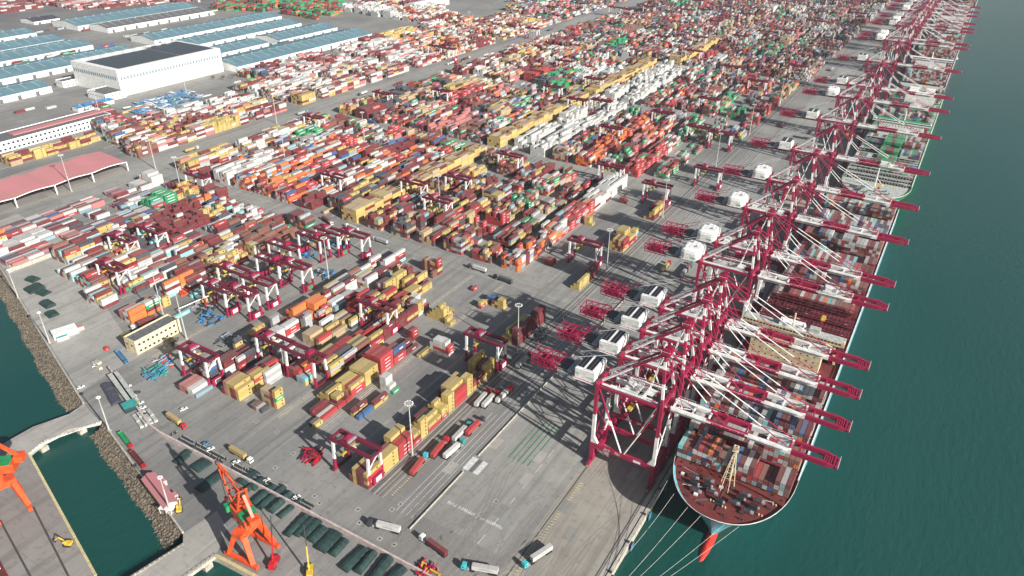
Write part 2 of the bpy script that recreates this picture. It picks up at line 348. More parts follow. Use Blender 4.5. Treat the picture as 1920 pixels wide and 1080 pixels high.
# ------------------------------------------------------------------ ship-to-shore quay cranes
XL, XW = -40.0, -5.6            # landside and waterside rails
def quay_crane(style, trolley_x):
    r = empty('quay_crane', (0, 0, 0))
    R_, W_ = 'crane_red', 'crane_white'
    for x in (XL, XW):
        for y in (-8.5, 8.5):
            b = MB()
            for k in (-3.6, -1.2, 1.2, 3.6): b.box(x-0.6, x+0.6, y+k-0.95, y+k+0.95, 0.15, 1.5, R_)
            b.box(x-0.5, x+0.5, y-4.5, y+4.5, 1.5, 2.3, R_)
            for k in (-4.9, 4.9): b.box(x-0.35, x+0.35, y+k-0.25, y+k+0.25, 0.7, 1.3, 'yellow')
            b.build('bogie', r)
            b = MB()
            b.bands((x, y, 2.3), (x, y, 11.5), 2.3, 1.6, [(1, R_)])
            b.bands((x, y, 14.6), (x, y, 52), 1.7, 1.5, [(0.50, W_), (1, R_)])
            # flared knee at the portal beam
            s = 1 if x == XL else -1
            b.add([(x-0.85, y-0.76, 14.6), (x+0.85, y-0.76, 14.6), (x+s*3.2, y-0.76, 14.6), (x+s*0.85, y-0.76, 18.5),
                   (x-0.85, y+0.76, 14.6), (x+0.85, y+0.76, 14.6), (x+s*3.2, y+0.76, 14.6), (x+s*0.85, y+0.76, 18.5)],
                  [(1, 2, 3), (5, 7, 6), (2, 6, 7, 3)], W_)
            b.build('leg', r)
        b = MB(); b.box(x-0.9, x+0.9, -7.4, 7.4, 2.9, 5.2, R_); b.box(x-0.8, x+0.8, -7.4, 7.4, 12.2, 13.8, R_); b.build('sill_beam', r)
        b = MB(); b.box(x-0.7, x+0.7, -9.2, 9.2, 51.0, 53.2, R_)
        for s in (-1, 1): b.tube((x, s*8.2, 38), (x, 0, 51), 0.35, R_)
        b.build('cross_beam', r)
    for y in (-8.5, 8.5):
        b = MB()
        xm = (XL+XW)/2
        for x0, x1, h0, h1 in ((XL+1, XL+7, 3.1, 2.7), (XL+7, XW-7, 2.7, 2.7), (XW-7, XW-1, 2.7, 3.1)):
            b.beam((x0, y, 13), (x1, y, 13), 1.5, h0, R_, 1.5, h1)
        b.box(XL-1.1, XL+1, y-0.85, y+0.85, 11.5, 14.6, R_); b.box(XW-1, XW+1.1, y-0.85, y+0.85, 11.5, 14.6, R_)
        p = b.build('portal_beam', r)
        if y < 0:
            b = MB(); b.box(xm+6.5, xm+10.5, y-0.8, y-0.765, 12.2, 13.7, W_); b.build('sign_plate', p)
            text_part('A13', 2.1, W_, p, Matrix.Translation((xm-8.5, y-0.78, 13))@Matrix.Rotation(math.pi/2, 4, 'X'))
            text_part('751', 2.1, W_, p, Matrix.Translation((xm-2.5, y-0.78, 13))@Matrix.Rotation(math.pi/2, 4, 'X'))
        b = MB()
        for x in (XL+1.2, XW-1.2): b.bands((xm+(0.9 if x > xm else -0.9), y, 14.4), (x, y, 50.5), 0.45, 0, [(0.5, W_), (1, R_)], 'tube')
        b.build('brace', r)
        b = MB(); b.beam((XL, y, 51.6), (XW, y, 51.6), 0.9, 1.3, R_); b.build('top_beam', r)
    for s in (-1, 1):
        b = MB(); b.box(XL+2, XW-3, s*6.5-0.7, s*6.5+0.7, 52.1, 52.25, W_)
        for k in range(9): b.tube((XL+2+k*3.6, s*7.1, 52.25), (XL+2+k*3.6, s*7.1, 53.3), 0.06, W_, 4)
        b.tube((XL+2, s*7.1, 53.3), (XW-3, s*7.1, 53.3), 0.08, W_, 4); b.build('walkway', r)
    for x in (XL, XW):
        b = MB()
        for s in (-1, 1): b.tube((x, s*8.0, 14.5), (x, -s*8.0, 37.5), 0.3, R_ if x == XL else W_)
        b.build('cross_brace', r)
    # A-frame and back legs
    ax, az = -9.0, 79.0
    b = MB()
    for s in (-1, 1):
        b.bands((XW, s*8.3, 53.2), (ax, s*2.2, az), 1.3, 1.1, [(0.12, R_), (0.42, W_), (0.7, R_), (0.85, W_), (1, R_)])
        b.tube((XW-1.2, s*6.0, 61), (ax, -s*2.6, az-2), 0.2, R_)
    b.beam((-7.0, -5.4, 64), (-7.0, 5.4, 64), 0.8, 0.8, R_)
    b.box(ax-2.2, ax+2.4, -3.6, 3.6, az-0.6, az+0.6, R_)
    for s in (-1, 1):
        b.box(ax-1.2, ax+1.8, s*2.2-0.4, s*2.2+0.4, az+0.6, az+2.6, R_)
        b.tube((ax-2, s*3.5, az+0.6), (ax-2, s*3.5, az+1.8), 0.06, W_, 4); b.tube((ax-2.2, s*3.5, az+1.7), (ax+2.4, s*3.5, az+1.7), 0.07, W_, 4)
    b.build('apex_frame', r)
    for s in (-1, 1):
        b = MB(); b.bands((XL+1, s*4.6, 53), (ax, s*2.3, az), 0.7, 0, [(0.5, W_), (1, R_)], 'tube')
        b.bands((XL+1, s*2.9, 53), (ax, s*1.3, az-1.5), 0.3, 0, [(0.3, W_), (1, R_)], 'tube'); b.build('back_leg', r)
        b = MB(); b.bands((-76, s*3.6, 51.5), (ax, s*1.8, az+1), 0.16, 0, [(0.3, 'crane_red'), (0.62, W_), (1, R_)], 'tube'); b.build('back_stay', r)
        b = MB(); b.bands((ax, s*1.8, az+1.5), (54, s*3.6, 51.3), 0.27, 0, [(0.3, R_), (0.78, W_), (1, R_)], 'tube')
        b.bands((ax, s*1.5, az+0.5), (24, s*3.6, 51.3), 0.24, 0, [(0.45, R_), (0.7, W_), (1, R_)], 'tube'); b.bands((ax, s*1.2, az-0.5), (4, s*3.6, 51.3), 0.16, 0, [(1, R_)], 'tube'); b.build('fore_stay', r)
    # twin trolley girder on the land side
    for s in (-1, 1):
        b = MB()
        b.bands((-78, s*3.6, 49.6), (-3.4, s*3.6, 49.6), 1.2, 2.6, [(0.3, 'crane_red'), (0.58, R_), (0.88, W_), (1, R_)])
        b.box(-66, -4, s*5.0-0.5, s*5.0+0.5, 50.5, 50.62, 'grey_metal')
        for k in range(16):
            x = -66+k*4.1; b.tube((x, s*5.5, 50.6), (x, s*5.5, 51.7), 0.05, W_, 4)
        b.tube((-66, s*5.5, 51.7), (-4, s*5.5, 51.7), 0.07, W_, 4)
        b.build('girder', r)
        # boom, painted in white and red lengths
        b = MB()
        b.bands((-2.6, s*3.6, 49.6), (70.5, s*3.6, 49.6), 1.35, 2.5, [(0.245, W_), (0.52, R_), (0.79, W_), (1, R_)])
        b.beam((70.5, s*3.6, 49.6), (75, s*3.0, 49.2), 1.1, 1.9, R_, 0.9, 1.3)
        for k in range(14):
            x = -1.5+k*4.1; b.tube((x, s*5.5, 50.6), (x, s*5.5, 51.6), 0.05, W_, 4)
        b.box(-2, 18, s*4.95-0.55, s*4.95+0.55, 50.4, 50.55, 'crane_white'); b.box(18.2, 34, s*4.95-0.55, s*4.95+0.55, 50.4, 50.55, 'crane_red')
        b.box(34.2, 54, s*4.95-0.55, s*4.95+0.55, 50.4, 50.55, 'crane_white')
        b.tube((-2, s*5.5, 51.6), (54, s*5.5, 51.6), 0.07, W_, 4)
        b.build('boom_girder', r)
    for x, m in ((-1.6, W_), (8, W_), (16, W_), (24, R_), (34, R_), (44, W_), (54, R_), (58.5, R_), (73.6, R_)):
        b = MB(); b.beam((x, -3.1, 50), (x, 3.1, 50), 0.8, 0.8, m)
        if x == -1.6:
            for s in (-1, 1): b.beam((-1.6, s*3, 50.6), (8, 0, 50.6), 0.4, 0.3, W_)
        if x in (24, 54):
            for s in (-1, 1):
                b.beam((x, s*3.2, 50.2), (x, s*1.2, 53.2), 0.5, 0.5, R_)
                b.tube((x-4, s*2.6, 51), (x+2, s*1.2, 53.4), 0.15, R_, 4)
            b.beam((x, -1.3, 53.2), (x, 1.3, 53.2), 0.4, 0.4, R_)
        b.build('boom_tie', r)
    b = MB(); b.box(68.5, 74.4, -2.6, 2.6, 48.6, 49.1, 'dark_metal')
    for k in range(5): b.tube((69.2+k, -2.4, 49.9), (69.2+k, 2.4, 49.9), 0.42, 'crane_red', 6)
    b.box(74.6, 75.6, -4.0, 4.0, 49.0, 49.4, R_)
    for y in (-4, -1.3, 1.3, 4): b.tube((75.5, y, 49.4), (75.5, y, 50.6), 0.07, W_, 4)
    b.tube((75.5, -4, 50.6), (75.5, 4, 50.6), 0.08, W_, 4); b.build('boom_tip_platform', r)
    # rear truss and cable-reel platform
    b = MB()
    for s in (-1, 1):
        for z in (49.5, 53.4): b.beam((-81, s*4.2, z), (-65, s*5.4, z), 0.5, 0.5, R_)
        b.beam((-81, s*4.2, 47.5), (-65, s*5.4, 48), 0.4, 0.4, R_)
        for k in range(5):
            x = -81+k*4; y = s*(4.2+0.3*k); b.beam((x, y, 47.5), (x, y, 53.4), 0.35, 0.35, R_)
            if k < 4: b.beam((x, y, 49.5), (x+4, y+s*0.3, 53.4), 0.25, 0.25, R_)
    for k in range(5): b.beam((-81+k*4, -4.2-0.3*k, 53.4), (-81+k*4, 4.2+0.3*k, 53.4), 0.35, 0.35, R_)
    for k in range(5): b.beam((-81+k*4, -4.2-0.3*k, 49.5), (-81+k*4, 4.2+0.3*k, 49.5), 0.5, 0.5, R_)
    b.box(-80, -75, -3.2, 3.2, 48.2, 49.4, R_); b.box(-74, -70, -2.4, 2.4, 50, 51.6, 'crane_red')
    b.beam((-81, -4.4, 53.4), (-82.5, -4.9, 56.0), 0.2, 0.2, R_); b.beam((-81, 4.4, 53.4), (-82.5, 4.9, 56.0), 0.2, 0.2, R_)
    b.build('rear_truss', r)
    b = MB(); b.box(-64.5, -54.5, -6.5, 6.5, 50.2, 50.7, 'grey_metal'); b.box(-63.5, -59.5, -5, 4, 50.7, 52.2, 'dark_metal'); b.box(-58.8, -55.5, -5.4, 5.4, 50.7, 52.6, 'grey_metal')
    b.build('cable_platform', r)
    # machinery house
    b = MB()
    if style == 'square':
        b.box(-54, -41.6, -8.2, 8.2, 50.7, 51.3, 'crane_red')
        b.prism([(-53.4, -7.6), (-42.4, -7.6), (-42.4, 7.6), (-53.4, 7.6)], 51.3, 57.3, 'white')
        b.prism([(-52.9, -7.2), (-42.9, -7.2), (-42.9, 7.2), (-52.9, 7.2)], 57.3, 57.9, 'white')
        h = b.build('machinery_house', r)
        box_parts('solar_panel', h, [(x-0.78, x+0.78, -6.6, 6.4, 57.92, 58.08) for x in (-51.8, -49.9, -46.9, -45.0)], 'solar')
    else:
        b.box(-54.4, -41, -8.6, 8.6, 50.7, 51.3, 'crane_red')
        L_, H_ = 6.9, 8.8; vs = []; fs = []; prof = [(1.0, 51.3), (1.0, 56.2), (0.93, 58.0), (0.72, 59.3)]; m_ = 16
        for sc, z in prof:
            for i in range(m_):
                u = 2*math.pi*(i+0.5)/m_; cx, cy = math.cos(u), math.sin(u)
                px = abs(cx)**0.36*(1 if cx >= 0 else -1); py = abs(cy)**0.36*(1 if cy >= 0 else -1)
                vs.append((-47.7+L_*px*sc, H_*py*sc, z))
        for j in range(len(prof)-1):
            for i in range(m_): fs.append((j*m_+i, j*m_+(i+1) % m_, (j+1)*m_+(i+1) % m_, (j+1)*m_+i))
        fs.append(tuple((len(prof)-1)*m_+i for i in range(m_)))
        b.add(vs, fs, 'white'); h = b.build('machinery_house', r)
        box_parts('roof_seam', h, [(-52+q*2.8, -51.85+q*2.8, -6.0, 6.0, 59.32, 59.42) for q in range(4)], 'greytext')
        box_parts('roof_vent', h, [(-50.5, -49, 2, 3.6, 59.42, 60.2), (-46, -44.6, -3.5, -2, 59.42, 60.1)], 'grey_metal')
    yy = -7.62 if style == 'square' else -8.85
    Mt = lambda x, z: Matrix.Translation((x, yy, z))@Matrix.Rotation(math.pi/2, 4, 'X')
    c = MB(); c.box(-52.4, -51.0, yy-0.03, yy, 54.6, 55.0, 'greytext'); c.box(-52.4, -51.0, yy-0.03, yy, 53.6, 54.0, 'greytext'); c.box(-52.9, -52.5, yy-0.03, yy, 53.6, 55.0, 'greytext'); c.build('emblem', h)
    text_part('CTN', 1.7, 'logogreen', h, Mt(-44.8, 53.3))
    b = MB()
    for x0, x1, y0, y1 in ((-54, -41.8, -8.6, -8.6), (-54, -41.8, 8.6, 8.6), (-41.8, -41.8, -8.6, 8.6)):
        b.tube((x0, y0, 52.2), (x1, y1, 52.2), 0.07, W_, 4)
    for k in range(6): b.tube((-54+2.4*k, -8.6, 51.2), (-54+2.4*k, -8.6, 52.2), 0.05, W_, 4)
    b.box(-53.6, -42, -8.9, -8.3, 51.1, 51.3, 'crane_white'); b.build('handrail', r)
    # stair tower on the land-side leg and lift on the water-side leg
    b = MB(); z = 14.6; k = 0
    while z < 49:
        y0, y1 = (8.0, 3.2) if k % 2 else (3.2, 8.0)
        b.beam((XL+1.6, y0, z), (XL+1.6, y1, z+4.2), 0.8, 0.15, W_); b.box(XL+1.1, XL+2.1, y1-0.6, y1+0.6, z+4.1, z+4.25, W_); z += 4.2; k += 1
    b.build('stair', r)
    b = MB()
    for s in (-1, 1):
        b.tube((-15.6, s*2.2, 53), (-10.4, s*1.8, 77), 0.18, W_, 4)
    for k in range(6): b.beam((-15.6+0.85*k, -2.2, 54+4*k), (-15.6+0.85*k, 2.2, 54+4*k), 0.2, 0.2, W_)
    b.box(-16.8, -12.6, -3, 3, 52.2, 52.4, W_)
    b.build('ladder', r)
    # trolley with cab, ropes and spreader
    t = trolley_x
    b = MB(); b.box(t-4, t+4, -4.4, 4.4, 50.9, 51.4, 'crane_white'); b.box(t-3.2, t+0.6, -2.6, 2.6, 51.4, 52.8, 'crane_white'); b.box(t+1.4, t+3.4, -2, 2, 51.4, 52.3, 'grey_metal')
    for s in (-1, 1): b.box(t-4.2, t+4.2, s*4.6-0.3, s*4.6+0.3, 51.4, 52.5, 'crane_white')
    p = b.build('trolley', r)
    b = MB(); b.box(t+4.6, t+7.0, -1.2, 1.2, 46.4, 49.2, 'crane_white'); b.box(t+4.55, t+7.05, -1.25, 1.25, 46.9, 48.2, 'glass'); b.build('operator_cab', p)
    b = MB(); zs = 30 if t > 0 else 38
    for sx in (-1.6, 1.6):
        for sy in (-2.2, 2.2): b.tube((t+sx, sy, zs+1), (t+sx, sy, 50.9), 0.05, 'dark_metal', 3)
    b.box(t-1.2, t+1.2, -3.0, 3.0, zs+0.2, zs+1.2, 'yellow'); b.box(t-0.6, t+0.6, -6.0, 6.0, zs-0.3, zs+0.3, 'crane_red')
    for s in (-1, 1): b.box(t-1.2, t+1.2, s*6.0-0.2, s*6.0+0.2, zs-0.5, zs+0.3, 'crane_red')
    b.build('spreader', p)
    return r
SQ_W = quay_crane('square', -24)
SQ_S = quay_crane('square', 46)
RO_W = quay_crane('round', -22)
RO_S = quay_crane('round', 38)
protos = {'sl': SQ_W, 'ss': SQ_S, 'rl': RO_W, 'rs': RO_S}
crane_spots = [(287.5, 'sl'), (316.5, 'sl'), (345.5, 'sl'), (374.5, 'sl'), (445.5, 'rs'), (479, 'rl'), (551, 'rl'), (622, 'rl'), (711, 'ss'),
               (827, 'sl'), (934, 'rl'), (998, 'sl'), (1150, 'ss'), (1318, 'rl'), (1352, 'rs'), (1470, 'sl'), (1503, 'rs'), (1560, 'sl'), (1648, 'rl'), (1700, 'sl'),
               (1767, 'rl'), (1910, 'sl'), (2005, 'rs'), (2120, 'sl'), (2260, 'rl')]
used = set(); quay_objs = []
def o_children(o): return [x for x in list(COL.objects) if x.parent == o]
for i, (y, k) in enumerate(crane_spots):
    p = protos[k]
    if k not in used: o = p; used.add(k); collect(p)
    else: o = tree_copy(p)
    desc = 'with solar strips on its white house' if k[0] == 's' else 'with a rounded white machinery house'
    for ch in o_children(o):
        if ch.name.startswith('trolley') and i > 3: ch.location.x += [0, 9, -7, 14, 4, -11][i % 6]
    o.location = (0, y, 0); tag(o, 'red and white quay crane %s, %s along the quay' % (desc, ORD[i]), 'quay crane', 'red and white quay cranes along the berth')
    quay_objs.append(o)

# ------------------------------------------------------------------ rail-mounted yard gantries
def yard_gantry(panel):
    r = empty('yard_crane', (0, 0, 0)); R_, W_ = 'gantry_red', 'crane_white'; S = 11.75
    for sx in (-1, 1):
        for sy in (-1, 1):
            b = MB(); b.bands((sx*S, sy*5.2, 1.3), (sx*S, sy*4.4, 19), 1.35, 1.2, [(0.4, 'crane_red'), (1, W_)]); b.build('leg', r)
        b = MB(); b.box(sx*S-0.6, sx*S+0.6, -6.8, 6.8, 0.7, 1.9, R_)
        for k in (-6, -3.6, 3.6, 6): b.tube((sx*S-0.3, k, 0.5), (sx*S+0.3, k, 0.5), 0.5, 'dark_metal', 8)
        b.build('bogie_beam', r); b = MB()
        b.box(sx*S-0.5, sx*S+0.5, -4.6, 4.6, 17.6, 18.8, W_)
        if sx > 0: b.beam((S, -4.6, 11), (S, 4.4, 17.8), 0.5, 0.5, W_)
        b.build('end_frame', r)
    b = MB(); b.box(S+0.6, S+2.2, -3.9, 3.9, 1.2, 5.6, 'crane_red'); p = b.build('power_house', r)
    b = MB(); b.box(S+2.2, S+2.3, -2.1, 2.1, 2.1, 5.0, panel); b.build('door', p)
    for s in (-1, 1):
        b = MB(); b.box(-S-3.0, S+2.4, s*3.4-0.7, s*3.4+0.7, 18.8, 20.6, R_)
        b.box(-S-3.0, S+2.4, s*4.7-0.4, s*4.7+0.4, 20.2, 20.3, R_)
        for k in range(9): b.tube((-S-2.8+k*3.5, s*5.1, 20.3), (-S-2.8+k*3.5, s*5.1, 21.3), 0.06, R_, 4)
        b.tube((-S-3, s*5.1, 21.3), (S+2.4, s*5.1, 21.3), 0.05, R_, 4); b.build('girder', r)
    b = MB(); b.box(-S-3.0, -S-2.0, -2.7, 2.7, 19, 20.4, R_); b.box(S+1.4, S+2.4, -2.7, 2.7, 19, 20.4, R_); b.build('end_tie', r)
    b = MB(); b.box(-7.2, -1.6, -4.2, 4.2, 20.7, 21.3, R_); b.box(-6.6, -3.4, -2.6, 2.6, 21.3, 23.0, 'crane_red'); b.box(-3.0, -1.8, -3, 3, 21.3, 22.2, 'grey_metal')
    b.tube((-5, -1.5, 22.9), (-5, 1.5, 22.9), 0.8, R_, 8); p = b.build('trolley', r)
    b = MB(); b.box(-1.5, 0.6, -2.6, -0.4, 16.4, 18.7, 'crane_white'); b.box(-1.55, 0.65, -2.65, -0.35, 16.8, 17.8, 'glass'); b.build('operator_cab', p)
    b = MB()
    for sx in (-5.6, -3.6):
        for sy in (-2, 2): b.tube((sx, sy, 15.4), (sx, sy, 20.7), 0.05, 'dark_metal', 3)
    b.box(-5.2, -4.0, -6, 6, 14.6, 15.1, 'yellow'); b.box(-5.9, -3.3, -1.6, 1.6, 15.1, 15.7, 'yellow')
    for s in (-1, 1): b.box(-5.8, -3.4, s*6-0.2, s*6+0.2, 14.4, 15.1, 'yellow')
    b.build('spreader', p)
    return r
YW, YG = yard_gantry('crane_white'), yard_gantry('green'); collect(YW); collect(YG)
ycol = lambda k: -139.4-28.4*k
# (near right leg foot, door colour, where it stands)
near_y = [((-128.9,201.1), 'w', 'over the yellow and maroon block at the rail end'), ((-126.3,320.4), 'w', 'standing in shade beside the tall lamp'),
          ((-266.3,213.0), 'w', 'over red and orange boxes right of the tree'), ((-211.1,247.0), 'g', 'behind the flat topped yellow stack'),
          ((-210.5,314.9), 'w', 'just behind the solid red stack'), ((-324.7,369.7), 'g', 'beside the mast base in the repair yard'),
          ((-319.2,384.2), 'g', 'rearmost of the repair yard cranes by the road'), ((-321.3,323.0), 'g', 'in the middle of the repair yard'),
          ((-301.5,327.0), 'g', 'left of the blue scrap pile'), ((-305.1,295.9), 'w', 'beside the dark striped shadow of the repair yard'),
          ((-304.4,278.6), 'w', 'front crane of the repair yard'), ((-322.1,274.1), 'w', 'left end of the repair yard cluster'),
          ((-413.4,253.2), 'g', 'front of the pair left of orange boxes'), ((-449.4,285.9), 'w', 'rear of the pair left of orange boxes'),
          ((-133.3,477.8), 'w', 'over yellow boxes in the long quay crane shadow'), ((-130.4,625.1), 'w', 'over the lone yellow and red stack near the rails'),
          ((-102.5,693.2), 'w', 'on the open apron side of the rails'), ((-188.3,647.7), 'w', 'over orange boxes at the block end'),
          ((-327.8,505.4), 'w', 'at the near end of the long tan row'), ((-283.9,484.0), 'w', 'over the yellow stacks by the road'),
          ((-299.8,538.6), 'w', 'between maroon and blue stacks behind the tan row'), ((-290.4,619.8), 'w', 'beside the small lamp behind yellow stacks'),
          ((-299.4,390.3), 'w', 'nearest the cross road bend of the repair yard'), ((-332.1,344.9), 'g', 'tucked behind the front repair yard cranes'), ((-333.8,297.2), 'w', 'over dark scrap in the repair yard'), ((-237.8,247.7), 'w', 'between orange and red stacks left of the tan pair'),
          ((-402.4,477.1), 'w', 'over mixed rows left of the tan row'), ((-443.8,308.1), 'w', 'over the yellow rows left of the repair yard'), ((-511.4,406.7), 'w', 'at the roadside of the left yard')]
ny = 0
for i, (p, dcol, where) in enumerate(near_y):
    base = YG if dcol == 'g' else YW
    o = tree_copy(base)
    o.location = (p[0]-11.75, p[1]+5.2, 0); o.rotation_euler = (0, 0, math.pi if dcol == 'g' and i % 2 else 0)
    tag(o, 'red and white yard crane %s' % where, 'yard crane', 'red and white yard cranes over the stacks')
rs = random.Random(3); far_y = []
for k in range(0, 22):
    for (a0, a1) in ((450, 655), (690, 905), (935, 1165), (1195, 1420), (1450, 1690), (1710, 1940), (1980, 2200)):
        if k > 15 and a0 < 900: continue
        if rs.random() < (0.5 if k < 12 else 0.3):
            y = rs.uniform(a0+8, a1-8)
            if a0 == 450 and k < 9: continue
            far_y.append((ycol(k), y))
far_y.sort(key=lambda p: math.hypot(p[0]-75, p[1]))
for i, (x, y) in enumerate(far_y[:50]):
    o = YW if i == 0 else (YG if i == 1 else tree_copy(YW)); o.location = (x, y, 0)
    tag(o, 'distant red and white yard crane, %s nearest of the far field' % (ORD[i] if i else 'very'), 'yard crane', 'red and white yard cranes over the stacks')
# ------------------------------------------------------------------ container ships
CON = []      # every container: x0, y0, z0, length (along Y), colour letter, description
CW, CH = 2.44, 2.59
def outline(x0, x1, yb, ys, lb, ls, n, p):
    """plan outline from the stern port corner round the bow; lb = bow length, p = fullness"""
    xc, hw = (x0+x1)/2, (x1-x0)/2; pts = []
    for i in range(n+1):
        t = i/n*math.pi; c = math.cos(t); s_ = math.sin(t)
        pts.append((xc-hw*(abs(c)**p if c >= 0 else -abs(c)**p), yb+lb*(1-s_**p)))
    return pts
def ship(name, x0, x1, yb, ys, zd, hull, boot, deck, rim, label, bulb=None):
    r = empty(name, ((x0+x1)/2, yb, WL), 0, label, 'container ship'); ox, oy = (x0+x1)/2, yb
    n = 28; xc, hw = 0, (x1-x0)/2
    def ring(h, lb, off, p, z):
        ps = []
        for i in range(n+1):
            t = i/n*math.pi; c, s_ = math.cos(t), math.sin(t)
            ps.append((-(c/abs(c) if abs(c) > 1e-6 else 0)*hw*h*abs(c)**p, off+lb*(1-max(0, s_)**p), z))
        ps.append((hw*h, ys-oy-(0 if z > 8 else 14), z)); ps.insert(0, (-hw*h, ys-oy-(0 if z > 8 else 14), z))
        return ps
    H = zd-WL
    rings = [ring(0.96, 105, 15, 1.7, -2), ring(0.98, 95, 12, 1.6, 2.0), ring(1, 70, 8, 1.3, H*0.45), ring(1, 54, 2.5, 1.15, H*0.8), ring(1, 43, 0, 0.94, H)]
    b = MB(); m = n+3
    for j in range(4):
        vs = rings[j]+rings[j+1]
        b.add(vs, [(i, i+1, i+1+m, i+m) for i in range(m-1)]+[(m-1, 0, m, 2*m-1)], boot if j == 0 else hull)
    p = b.build('hull', r)
    b = MB(); top = rings[4]
    b.add([(x*0.985, y*0.998+0.5, H-1.2) for x, y, z in top], [tuple(range(m))], deck); b.build('deck', r)
    b = MB()
    for i in range(m-1):
        a_, c_ = top[i], top[i+1]; b.beam((a_[0], a_[1], H), (c_[0], c_[1], H), 0.18, 0.35, rim)
    for s in (-1, 1): b.beam((s*hw*0.99, 46, H+0.6), (s*hw*0.99, ys-oy-2, H+0.6), 0.45, 0.35, rim)
    b.build('bulwark_rail', r)
    if bulb:
        b = MB(); b.ell((0, 11, -0.9), (2.6, 17, 2.6), bulb, 12, 10); o = b.build('bulb', r)
        for f_ in o.data.polygons: f_.use_smooth = True
    return r
rs = random.Random(21)
MIXA = 'mmmrrwwwwsssnnboct'
MIXS = 'wwwssssmmmmmmmnnnnkkrrlbmwsmrocs'
def bay(x0, x1, y, z, hs, pal, L=12.19, keep=1.0, desc=None):
    n = int((x1-x0)/2.52); xo = x0+((x1-x0)-n*2.52)/2
    for i in range(n):
        h = hs(i/n) if callable(hs) else hs
        if rs.random() > keep: h = max(0, h-rs.randint(1, 3))
        for k in range(int(h)): CON.append((xo+i*2.52, y, z+k*CH, L, rs.choice(pal), desc, (k, i, 0)))
# ---- nearest ship: red-brown deck, pale blue hull
S1 = ship('container_ship', 2.2, 60.8, 254.5, 690, 20, 'hullblue', 'hullred', 'deckred', 'crane_white',
          'huge container ship with pale blue bow, red brown deck and cream bridge, nearest the camera', 'hullred')
ox, oy, oz = 31.5, 255, WL
def P(b, name, par): return b.build(name, par)
# foremast
b = MB(); H = 23.4
for s in (-1, 1):
    b.tube((s*3.2, 27, H), (s*0.5, 30, H+19), 0.22, 'shipcream', 5); b.tube((s*1.8, 21, H), (s*0.4, 29, H+18), 0.18, 'shipcream', 5)
b.tube((0, 30, H), (0, 30, H+22), 0.55, 'shipcream', 8)
for k in range(5):
    z = H+3+k*3.4; w_ = 3.0-k*0.55; b.beam((-w_, 27.4+k*0.5, z), (w_, 27.4+k*0.5, z), 0.22, 0.22, 'shipcream'); b.beam((-w_, 27.4+k*0.5, z), (w_-0.5, 27.9+k*0.5, z+3.4), 0.18, 0.18, 'shipcream')
b.box(-1.4, 1.4, 29, 31.4, H+19, H+19.3, 'shipcream'); b.box(-1.2, 1.2, 29.4, 31, H+20, H+22, 'shipcream'); P(b, 'foremast', S1)
# winches, bollards and hatches on the forecastle
rr = random.Random(4)
for x, y in ((-12, 14), (-5, 17), (6, 16), (13, 14), (-9, 24), (9, 24), (-16, 22), (16, 23)):
    b = MB(); b.tube((x-1.5, y, H+1.0), (x+1.5, y, H+1.0), 1.1, 'dark_metal', 10); b.box(x-2.4, x-1.6, y-1.2, y+1.2, H, H+1.8, 'deckred'); b.box(x+1.6, x+3.0, y-0.8, y+0.8, H, H+1.4, 'grey_metal'); b.box(x-2.4, x+3, y-1.1, y-0.7, H, H+0.5, 'deckred'); P(b, 'winch', S1)
for x, y in ((-20, 17), (-14, 9), (-6, 7), (4, 6), (12, 8), (19, 15), (-24, 26), (23, 25), (-3, 12), (3, 11)):
    b = MB(); b.box(x-1.1, x+1.1, y-0.4, y+0.4, H-0.3, H+0.15, 'deckred')
    for q in (-0.7, 0.7): b.tube((x+q, y, H), (x+q, y, H+1.0), 0.35, 'shipcream' if x % 2 else 'dark_metal', 8)
    P(b, 'bollard', S1)
for x, y in ((-8, 20), (8, 20), (0, 13), (-14, 18), (15, 18)):           # windlasses and chain
    b = MB(); b.box(x-2.2, x+2.2, y-1.6, y+1.6, H-0.3, H+0.5, 'dark_metal'); b.tube((x-1.8, y, H+1.4), (x+1.8, y, H+1.4), 1.3, 'black', 10); b.tube((x+1.9, y, H+1.2), (x+2.6, y, H+1.2), 0.8, 'grey_metal', 8)
    b.beam((x, y-1.6, H+0.1), (x*0.8, y-6, H+0.1), 0.5, 0.3, 'black'); P(b, 'windlass', S1)
for i, (x0, y0, x1, y1) in enumerate(((-24, 27, -8, 24), (24, 27, 9, 23), (-19, 15, -4, 20), (18, 13, 5, 20), (-10, 8, 0, 15), (0, 28, 0, 16))):
    b = MB(); b.tube((x0, y0, H+0.35), (x1, y1, H+0.35), 0.14, 'rope' if i < 3 else 'dark_metal', 4); b.tube((x0, y0+0.8, H+0.35), (x1, y1+0.8, H+0.35), 0.12, 'dark_metal', 4); P(b, 'deck_line', S1)
for x, y in ((-21, 22), (21, 22), (-11, 12), (11, 12), (-2, 23), (3, 25)):
    b = MB(); b.box(x-0.9, x+0.9, y-0.7, y+0.7, H-0.3, H+0.8, 'deckdark' if x > 0 else 'crane_white'); P(b, 'deck_locker', S1)
b = MB()                                   # raised breakwater with lightening holes
for i in range(24):
    xa, xb = -27+i*2.25, -27+(i+1)*2.25
    ya, yb_ = 33-0.006*xa*xa, 33-0.006*xb*xb
    b.beam((xa, ya-3.2, H+0.2), (xb, yb_-3.2, H+0.2), 0.3, 1.6, 'deckred')
    b.add([(xa, ya-3.2, H+1.0), (xb, yb_-3.2, H+1.0), (xb, yb_+2.6, H+1.9), (xa, ya+2.6, H+1.9)], [(0, 1, 2, 3)], 'deckred')
    if i % 2: b.box(xa+0.3, xa+1.1, ya-1.2, ya-0.4, H+1.3, H+1.75, 'black')
P(b, 'breakwater', S1)
def local(b_fn): pass
